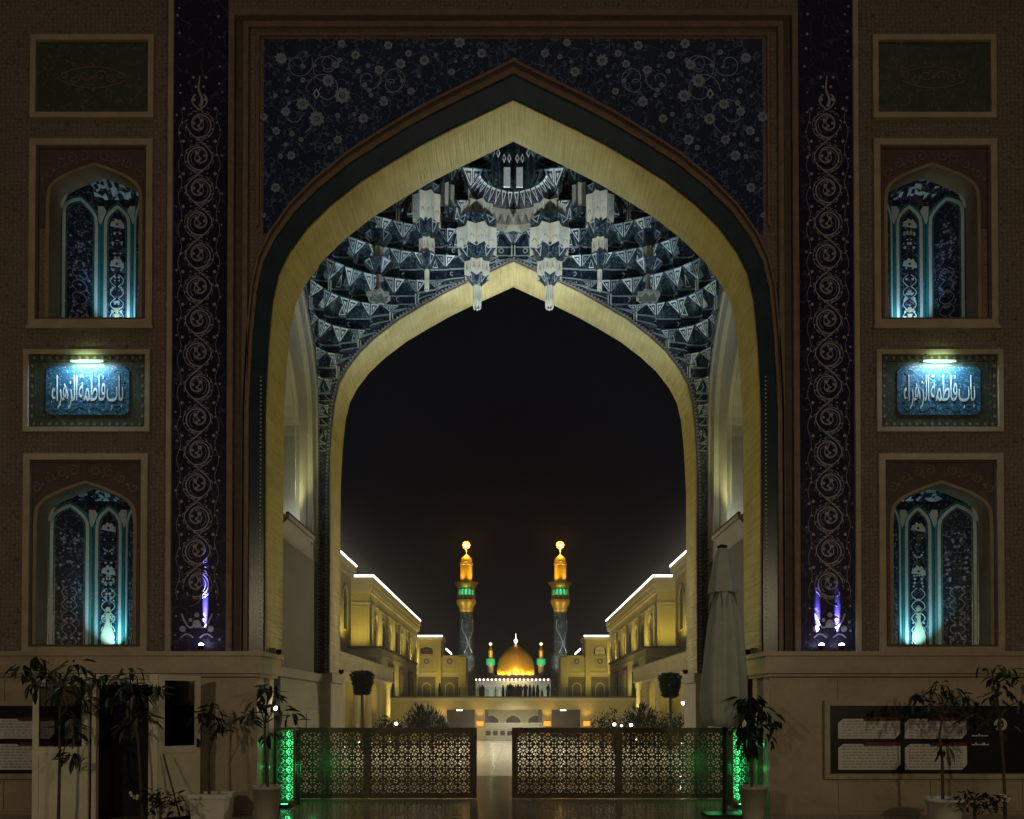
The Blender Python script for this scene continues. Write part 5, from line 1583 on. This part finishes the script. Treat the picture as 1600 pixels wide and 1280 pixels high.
# ------------------------------------------------------------------ plants
def leaf_mesh(name, mat, l=.2, w=.05):
    b = MB()
    vs = [(0, 0, 0), (l * .35, w * .5, .012), (l * .7, w * .42, -.005), (l, 0, -.03), (l * .7, -w * .42, -.005), (l * .35, -w * .5, .012), (l * .35, 0, -.006), (l * .7, 0, -.02)]
    b.add(vs, [(0, 1, 6), (0, 6, 5), (1, 2, 7, 6), (6, 7, 4, 5), (2, 3, 7), (7, 3, 4)])
    return b.mesh(name, mat)
leafA, leafB = leaf_mesh('leaf', 'leaf_green', .21, .055), leaf_mesh('leaf', 'leaf_dark', .19, .06)
def potted(name, label, cat, Y, pot, trunk, clusters, group=None, leaf=None, droop=.5, per=13, spread=.15, lsc=1.):
    """pot: None or (px0, px1, py_top, style); trunk: pixel path; clusters: pixel centres"""
    bx0 = U(trunk[0][0], 1200, Y)[0]
    t = thing(name, label, cat, (bx0, Y, 0), group)
    if pot:
        px0, px1, py, style = pot
        r0, r1 = U(px0, py, Y)[0] - bx0, U(px1, py, Y)[0] - bx0
        zt = U(px0, py, Y)[1]; c = (r0 + r1) / 2; r = (r1 - r0) / 2
        b = MB()
        if style == 'tub':
            tp = 1.0; bt = .86
            for z0, z1, s0, s1 in ((0, zt - .07, bt, .95), (zt - .069, zt, 1.03, 1.03)):
                lo = [(c - r*s0, -.2*s0, z0), (c + r*s0, -.2*s0, z0), (c + r*s0, .2*s0, z0), (c - r*s0, .2*s0, z0)]
                hi = [(c - r*s1, -.2*s1, z1), (c + r*s1, -.2*s1, z1), (c + r*s1, .2*s1, z1), (c - r*s1, .2*s1, z1)]
                b.add(lo + hi, [(0, 1, 5, 4), (1, 2, 6, 5), (2, 3, 7, 6), (3, 0, 4, 7), (0, 1, 2, 3)] + ([(4, 5, 6, 7)] if z1 < zt else []))
            b.build('pot', 'pot_white', t)
            b = MB(); b.box(c - r * .95, c + r * .95, -.18, .18, zt - .05, zt - .03); b.build('soil', 'soil', t)
        else:
            b.lathe([(r * .7, 0), (r * .94, zt - .05), (r, zt - .048), (r, zt), (r * .9, zt), (r * .88, zt - .04)], c, 0, 24, cap=False)
            b.build('pot', 'pot_grey' if style == 'grey' else 'pot_white', t)
            b = MB(); b.lathe([(r * .9, zt - .05), (r * .5, zt - .03), (.01, zt - .025)], c, 0, 20); b.build('soil', 'soil', t)
        zb = zt - .04
    else: zb = 0
    pts = [Vector((U(px, py, Y)[0] - bx0, rnd.uniform(-.03, .03), U(px, py, Y)[1])) for px, py in trunk]
    pts[0].z = min(pts[0].z, zb)
    b = MB(); b.tube([tuple(p) for p in pts], .022, 7, r1=.012)
    b.build('trunk', 'bark', t)
    for px, py in clusters:
        c = Vector((U(px, py, Y)[0] - bx0, rnd.uniform(-.22, .18), U(px, py, Y)[1]))
        near = min(pts[1:], key=lambda p: (p - c).length + (0 if p.z < c.z + .1 else .4))
        mid_ = near.lerp(c, .5) + Vector((0, 0, .05))
        br = MB(); br.tube([tuple(near), tuple(mid_), tuple(c)], .011, 5, r1=.005)
        br.build('branch', 'bark', t)
        for q in range(per):
            a = rnd.uniform(0, 2*math.pi)
            el = rnd.uniform(-1.15, .45) - droop * .5
            d = rnd.uniform(0, spread)
            pos_ = c + Vector((math.cos(a) * d, math.sin(a) * d, rnd.uniform(-.08, .08)))
            s = lsc * rnd.uniform(.65, 1.25)
            link('leaf', leaf or (leafA if rnd.random() < .6 else leafB), t, loc=pos_, rot=(rnd.uniform(-.6, .6), -el, a), scl=(s, s, s))
    return t
potted('tall_tree', 'slender tree with drooping leaves in front of the left white door', 'tree', 10.9, None, [(90, 1285), (92, 1200), (94, 1120), (97, 1075)],
       [(42, 1046), (66, 1034), (80, 1052), (105, 1062), (128, 1040), (96, 1085), (118, 1092), (140, 1066), (104, 1118), (110, 1140), (122, 1178), (60, 1070)], droop=.6)
potted('leafy_tree', 'leafy tree drooping over the dark doorway of the white booth', 'tree', 11.1, None, [(222, 1285), (218, 1200), (212, 1120), (205, 1070)],
       [(160, 1058), (182, 1062), (200, 1050), (205, 1078), (222, 1090), (212, 1110), (232, 1118), (205, 1132), (188, 1088), (236, 1075)], droop=.7)
potted('potted_shrub', 'thin dark shrub in a white rectangular tub left of the arch', 'potted plant', 11.7, (302, 360, 1239, 'tub'), [(328, 1238), (327, 1180), (330, 1120)],
       [(320, 1118), (338, 1124), (330, 1105), (348, 1135)], leaf=leafB, per=10, spread=.1)
potted('potted_ficus', 'young ficus with sparse leaf tufts in a grey pot by the left gate', 'potted plant', 11.7, (394, 440, 1228, 'grey'), [(419, 1228), (415, 1170), (414, 1130), (418, 1085)],
       [(408, 1082), (420, 1074), (432, 1084), (393, 1116), (386, 1124), (440, 1110), (452, 1118), (416, 1150), (405, 1100)], per=10, spread=.10)
potted('potted_palm', 'dark drooping plant in a pale pot below the folded umbrella', 'potted plant', 11.7, (1154, 1199, 1228, 'grey'), [(1175, 1228), (1174, 1170), (1172, 1125), (1172, 1095)],
       [(1160, 1098), (1172, 1092), (1185, 1104), (1196, 1122), (1160, 1120), (1178, 1130), (1190, 1148), (1168, 1150), (1178, 1168), (1165, 1140)], leaf=leafB, droop=1.1, per=16)
potted('potted_ficus', 'round-crowned ficus in a white bowl before the right notice board', 'potted plant', 11.2, (1447, 1507, 1247, 'white'), [(1474, 1246), (1472, 1190), (1468, 1150), (1472, 1115)],
       [(1432, 1090), (1450, 1080), (1470, 1074), (1488, 1082), (1506, 1092), (1522, 1104), (1444, 1108), (1466, 1100), (1488, 1108), (1508, 1120), (1474, 1172)], per=11, lsc=.85)
potted('tall_tree', 'tall tree at the far right edge beside the notice board', 'tree', 11.0, None, [(1570, 1290), (1568, 1200), (1562, 1120), (1552, 1070)],
       [(1540, 1045), (1552, 1062), (1568, 1050), (1578, 1075), (1545, 1085), (1562, 1098), (1576, 1118), (1552, 1120), (1566, 1140), (1588, 1060), (1592, 1095)], per=10, lsc=.85)
for lab, px, flw in (('low dark bush with a white flower by the booth door', 250, (231, 1243)), ('low bush with white flowers beside the white bowl', 1523, (1544, 1247))):
    t = potted('low_bush', lab, 'bush', 11.0, None, [(px, 1285), (px, 1262), (px, 1250)], [(px - 22, 1252), (px - 8, 1243), (px + 8, 1243), (px + 22, 1250), (px, 1258), (px - 16, 1262), (px + 15, 1262)], leaf=leafB, per=18, lsc=.6, droop=-.5, group='low bushes')
    b = MB()
    for q in range(6):
        b.ball(U(flw[0] + rnd.uniform(-7, 7), 0, 11)[0] - t.location.x, -.2 + rnd.uniform(-.05, .05), U(0, flw[1] + rnd.uniform(-5, 5), 10.8)[1], .025, 0, 6, 4)
    b.build('flower', 'petal_white', t)
# courtyard planting behind the gates
def topiary(px, py, Y, label):
    x, z = U(px, py, Y); fz = floor_z(Y)
    t = thing('topiary_tree', label, 'tree', (x, Y, fz), 'wrapped trees in the courtyard')
    b = MB(); b.tube([(0, 0, 0), (.03, 0, 1.2), (0, 0, z - fz - .3)], .07, 8); b.build('trunk', 'bark', t)
    b = MB()
    for i in range(3200):
        h = rnd.random(); a = rnd.uniform(0, 6.283)
        r = (.30 + .28 * h) * (1 if h < .85 else 1 - (h - .85) * 3) * rnd.uniform(.45, 1.05)
        c = Vector((r * math.cos(a), r * math.sin(a), z - fz - .55 + 1.15 * h))
        d = Vector((math.cos(a + rnd.uniform(-1, 1)), math.sin(a + rnd.uniform(-1, 1)), rnd.uniform(-.6, .8))) * .09
        d *= 1.5; e = Vector((-d.y, d.x, rnd.uniform(-.05, .05))) * .5
        b.add([tuple(c), tuple(c + d * .5 + e), tuple(c + d), tuple(c + d * .5 - e)], [(0, 1, 2, 3)])
    b.build('crown', 'leaf_dark', t, 'stuff')
topiary(566, 1068, 40, 'dark clipped tree before the left colonnade')
topiary(1047, 1072, 40, 'dark clipped tree before the right colonnade')
def bush(px, py, Y, w, h, label, spiky=False):
    x, z = U(px, py, Y); fz = floor_z(Y)
    t = thing('courtyard_shrub', label, 'shrub', (x, Y, fz), 'shrubs behind the gates')
    b = MB(); b.tube([(0, 0, 0), (0, 0, (z - fz) * .7)], .05, 6); b.build('stem', 'bark', t)
    b = MB()
    for i in range(420):
        a = rnd.uniform(0, 6.283); rr = math.sqrt(rnd.random()) * w; hh = (z - fz) * .5 + rnd.random() * h * (1.1 - (rr / w) ** 2 * .7) - .1
        c = Vector((rr * math.cos(a), rr * math.sin(a), hh))
        L_ = .45 if spiky else .14
        d = Vector((math.cos(a) * rnd.uniform(.2, 1), math.sin(a) * rnd.uniform(.2, 1), rnd.uniform(-.2, 1.2))).normalized() * L_
        e = Vector((-d.y, d.x, 0)).normalized() * (L_ * (.09 if spiky else .3))
        b.add([tuple(c), tuple(c + d * .5 + e), tuple(c + d), tuple(c + d * .5 - e)], [(0, 1, 2, 3)])
    b.build('foliage', 'leaf_dark', t, 'stuff')
for i, (px, py, w, h, sp) in enumerate(((600, 1118, .5, .9, 0), (622, 1120, .55, .8, 0), (640, 1112, .6, 1.1, 0), (656, 1106, .6, 1.2, 1), (674, 1108, .6, 1.1, 1), (686, 1120, .35, .7, 1),
                                        (940, 1112, .6, 1.0, 0), (958, 1108, .55, 1.1, 0), (978, 1110, .6, 1.0, 0), (1000, 1106, .7, 1.2, 1), (1022, 1108, .7, 1.1, 0), (1044, 1112, .7, 1.0, 0), (1062, 1116, .5, .9, 0))):
    side = 'left' if px < 800 else 'right'
    order = ('first', 'second', 'third', 'fourth', 'fifth', 'sixth', 'seventh')[i if i < 6 else i - 6]
    bush(px, py, 38 + (i % 3) * 2.2, w, h, f'dark {"spiky" if sp else "leafy"} shrub above the {side} gate, {order} from the left', sp)
for i, (px, py, lab) in enumerate(((619, 1131, 'left of the shrubs above the left gate'), (960, 1132, 'leftmost above the right gate'), (971, 1134, 'dimmer middle one above the right gate'), (986, 1133, 'rightmost above the right gate'), (432, 1107, 'on the left jamb beside the ficus'), (1067, 1099, 'on the right colonnade'))):
    Yl = 36.0 if i < 4 else (13.6 if i == 4 else 44)
    x, z = U(px, py, Yl); fz = floor_z(Yl)
    if i < 4:
        t = thing('bollard_lamp', f'small white bollard lamp, {lab}', 'lamp', (x, Yl, fz), 'small white lamps')
        b = MB(); b.lathe([(.05, 0), (.04, z - fz - .08)], 0, 0, 8); b.build('post', 'dark_metal', t)
        b = MB(); b.ball(0, 0, z - fz, .075 if i != 2 else .05); b.build('bulb', 'lamp_white', t)
    else:
        if i == 4: x, Yl = -3.84, 12.9
        t = thing('wall_lamp', f'small white wall lamp, {lab}', 'lamp', (x, Yl, z), 'small white lamps')
        b = MB(); b.box(-.06, -.02, -.04, .04, -.06, .06); b.build('bracket', 'dark_metal', t)
        b = MB(); b.ball(0.01, -.01, 0, .035 if i == 4 else .1); b.build('bulb', 'lamp_white', t)
        lamp('POINT', (x + .08 * (1 if i == 4 else -1), Yl, z + .05), 1.2 if i == 4 else 20, (.95, 1, .88), t, None, .03)

# ------------------------------------------------------------------ folded umbrella
Yu = 11.95
ux = U(1131, 1000, Yu)[0]
um = thing('folded_umbrella', 'tall folded grey-green umbrella standing by the right side of the arch', 'umbrella', (ux, Yu, 0))
zu = lambda py: U(802, py, Yu)[1]
pxm = Yu / F
fold = lambda amp, n, ph: (lambda a, k_: 1 + amp * math.cos(n * a + ph + k_ * .12) + amp * .5 * math.cos(3 * a + k_ * .5))
b = MB(); b.lathe([(r * pxm, zu(py)) for r, py in ((9, 915), (17, 940), (23, 975), (26, 1010), (30, 1060), (31, 1095), (29, 1120), (23, 1134), (9, 1136))], 0, 0, 60, fold=fold(.17, 6, .7)); b.build('canopy', 'canvas', um)
b = MB(); b.lathe([(r * pxm, zu(py)) for r, py in ((22, 927), (19, 908), (14, 880), (8.5, 862), (7.5, 858), (2, 856))], -.02, 0, 48, fold=fold(.10, 6, .2)); b.build('top_cap', 'canvas', um)
b = MB()
for q in range(5):
    a = q * 1.256 + .4
    b.add([(.16 * math.cos(a), .16 * math.sin(a), zu(915)), (.25 * math.cos(a + .3), .25 * math.sin(a + .3), zu(955)), (.17 * math.cos(a + .7), .17 * math.sin(a + .7), zu(925))], [(0, 1, 2)])
b.build('loose_flap', 'canvas', um)
b = MB(); b.lathe([(.03, .05), (.03, zu(857))], 0, 0, 10); b.lathe([(.07, zu(856)), (.08, zu(853.5)), (.02, zu(851))], -.02, 0, 12); b.build('pole', 'dark_metal', um)
b = MB(); b.box(-.3, .3, -.22, .2, 0, .05); b.build('base', 'dark_metal', um)

# ------------------------------------------------------------------ notice boards on the plinth
YB = 12.14
def notice(sx):
    px = lambda p: U(p, 1150, YB)[0] if sx > 0 else U(p, 1150, YB)[0]
    x0, x1 = (px(1296), px(1296) + 3.3) if sx > 0 else (-px(1296) - 3.3, -px(1296))
    z0, z1 = U(802, 1209, YB)[1], U(802, 1103, YB)[1]
    t = thing('notice_board', 'black notice board with white text cards, %s' % ('right of the arch behind the ficus' if sx > 0 else 'left behind the white booth'), 'notice board', ((x0 + x1) / 2, YB, z0), 'notice boards on the plinth')
    ox, oz = t.location.x, t.location.z
    b = MB(); b.box(x0 - ox, x1 - ox, .0, .022, 0, z1 - oz); b.build('panel', 'board_black', t)
    b = MB(); frame(b, x0 - ox - .08, x1 - ox + .08, -.08, z1 - oz + .08, .08, -.03, .021); b.build('frame', 'plinth_stone', t)
    H = z1 - z0
    cols_ = (.13, 1.14, 2.55) if sx > 0 else (.2, 1.3, 2.35)
    for ci, cx0 in enumerate(cols_[:2]):
        for rz, hh in ((.40 * H + .12, .27), (.06, .36)):
            w = .94
            cxx = x0 - ox + cx0
            b = MB()
            c_ = .08
            b.poly([(cxx, rz), (cxx + w - c_, rz), (cxx + w, rz + c_), (cxx + w, rz + hh), (cxx + w * .42, rz + hh), (cxx + w * .40, rz + hh + .03), (cxx + c_, rz + hh + .03), (cxx, rz + hh - c_ * .4)], -.008, .008)
            card = b.build('text_card', 'card_white', t)
            b = MB(); b.poly([(cxx + w * .42, rz + hh + .004), (cxx + w, rz + hh + .004), (cxx + w, rz + hh + .05), (cxx + w * .45, rz + hh + .05)], -.008, .008); b.build('title_tab', 'tab_red', card)
            b = MB()
            nl = int(hh / .045)
            for li in range(nl):
                z = rz + .035 + li * .045
                x = cxx + .06
                while x < cxx + w - .1:
                    l_ = rnd.uniform(.03, .11)
                    b.box(x, min(x + l_, cxx + w - .07), -.0095, -.0082, z, z + rnd.uniform(.008, .014)); x += l_ + .018
            b.build('text_line', 'print_grey', card, 'stuff')
    if sx > 0:
        b = MB(); xx = px(1518) - ox
        for zq in (.55 * H, .42 * H):
            x = xx
            while x < xx + .24:
                l_ = rnd.uniform(.02, .05); b.box(x, x + l_, -.006, -.001, zq * 1., zq + .018 + .02 * (rnd.random() > .6)); x += l_ + .008
        b.build('title_line', 'card_white', t, 'stuff')
        b = MB(); cx_, cz_ = px(1563) - ox, U(802, 1132, YB)[1] - oz
        b.ring([(cx_ + .10 * math.cos(a), cz_ + .10 * math.sin(a)) for a in [2*math.pi*i/20 for i in range(21)]], [(cx_ + .055 * math.cos(a), cz_ + .055 * math.sin(a)) for a in [2*math.pi*i/20 for i in range(21)]], -.008, -.001)
        b.disc(cx_, cz_, .03, -.008, .007, 8)
        b.build('emblem', 'card_white', t)
notice(1); notice(-1)

# ------------------------------------------------------------------ white booth with its doors open
YK = 11.35
kx = lambda p: U(p, 1150, YK)[0]
kz = lambda p: U(802, p, YK)[1]
bo = thing('booth', 'white-framed guard booth with a dark doorway and two glazed doors standing open', 'booth', (kx(150), YK, 0))
ox = bo.location.x
b = MB()
b.box(kx(143) - ox, kx(150) - ox, 0, .08, 0, kz(1062)); b.box(kx(232) - ox, kx(246) - ox, 0, .08, 0, kz(1054))
b.box(kx(150) - ox + .001, kx(232) - ox - .001, 0, .08, kz(1070), kz(1062)); b.box(kx(93) - ox, kx(232) - ox - .001, .01, .07, kz(1061), kz(1054))
b.build('door_frame', 'white_paint', bo)
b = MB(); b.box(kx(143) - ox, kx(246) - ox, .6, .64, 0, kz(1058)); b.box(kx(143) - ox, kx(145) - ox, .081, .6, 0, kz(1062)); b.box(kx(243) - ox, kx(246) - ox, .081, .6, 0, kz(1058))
b.build('dark_interior', 'dark_interior', bo)  # dark panels stand in for the shade inside the booth
b = MB(); b.box(kx(93) - ox, kx(248) - ox, .0805, .66, kz(1057), kz(1053)); b.build('roof', 'white_paint', bo)
def door_leaf(label, o, u, w, zt):
    n_ = (-u[1], u[0], 0)
    fr = (o, (u[0], u[1], 0), n_, (0, 0, 1))
    b = MB(fr)
    st = .085
    b.box(0, st, 0, .045, .05, zt); b.box(w - st, w, 0, .045, .05, zt)
    b.box(st + .001, w - st - .001, 0, .045, zt - .08, zt); zm = U(802, 1172, YK)[1]
    b.box(st + .001, w - st - .001, 0, .045, zm - .05, zm + .05); b.box(st + .001, w - st - .001, 0, .045, .05, .14)
    d = b.build('door_leaf', 'white_paint', bo, label=label)
    b = MB(fr); b.box(st + .002, w - st - .002, .018, .028, zm + .051, zt - .081); b.build('glass', 'door_glass', d)
    b = MB(fr); b.box(st + .002, w - st - .002, .012, .034, .141, zm - .051); b.build('panel', 'white_paint', d)
    b = MB(fr); b.box(w - st * .7, w - st * .3, -.03, -.001, zm + .02, zm + .14); b.build('handle', 'dark_metal', d)
door_leaf('left glazed door leaf, swung fully open', (kx(141) - ox, -.02, 0), (-.995, -.08), kx(141) - kx(58), kz(1064))
door_leaf('right glazed door leaf, ajar at an angle', (kx(248) - ox, .0, 0), (.66, .75), .62, kz(1054))
b = MB(); b.tube([(kx(258) - ox, -.06, kz(1178)), (kx(285) - ox, -.04, .05)], .012, 6); b.build('prop_stick', 'bark', bo)

# ------------------------------------------------------------------ lamps of the forecourt, behind the camera
for sx in (-1, 1):
    t = thing('lamp_post', 'forecourt lamp post standing behind the viewer, %s side' % ('left' if sx < 0 else 'right'), 'lamp post', (sx * 8.0, -2.5, 0), 'forecourt lamp posts')
    b = MB(); b.lathe([(.12, 0), (.1, .3), (.05, .4), (.045, 4.6)], 0, 0, 10); b.build('pole', 'dark_metal', t)
    b = MB(); b.ball(0, 0, 4.8, .2); b.build('globe', 'lamp_white', t)
    lamp('POINT', (sx * 8.0, -2.2, 5.0), 540, (1, .80, .48), t, None, .22)

# ------------------------------------------------------------------ thin haze volume, added so the lamps glow softly
m, nt, b = nodes('glow_haze')
nt.nodes.remove(b)
pv = nt.nodes.new('ShaderNodeVolumePrincipled')
pv.inputs['Color'].default_value = (.9, .9, .92, 1)
pv.inputs['Density'].default_value = .00042
pv.inputs['Anisotropy'].default_value = .3
nt.links.new(pv.outputs[0], nt.nodes['Material Output'].inputs['Volume'])
MATS['glow_haze'] = m
hz = MB(); hz.box(-300, 300, -42, 600, -2.6, 46)
hz.build('haze', 'glow_haze', kind='stuff')
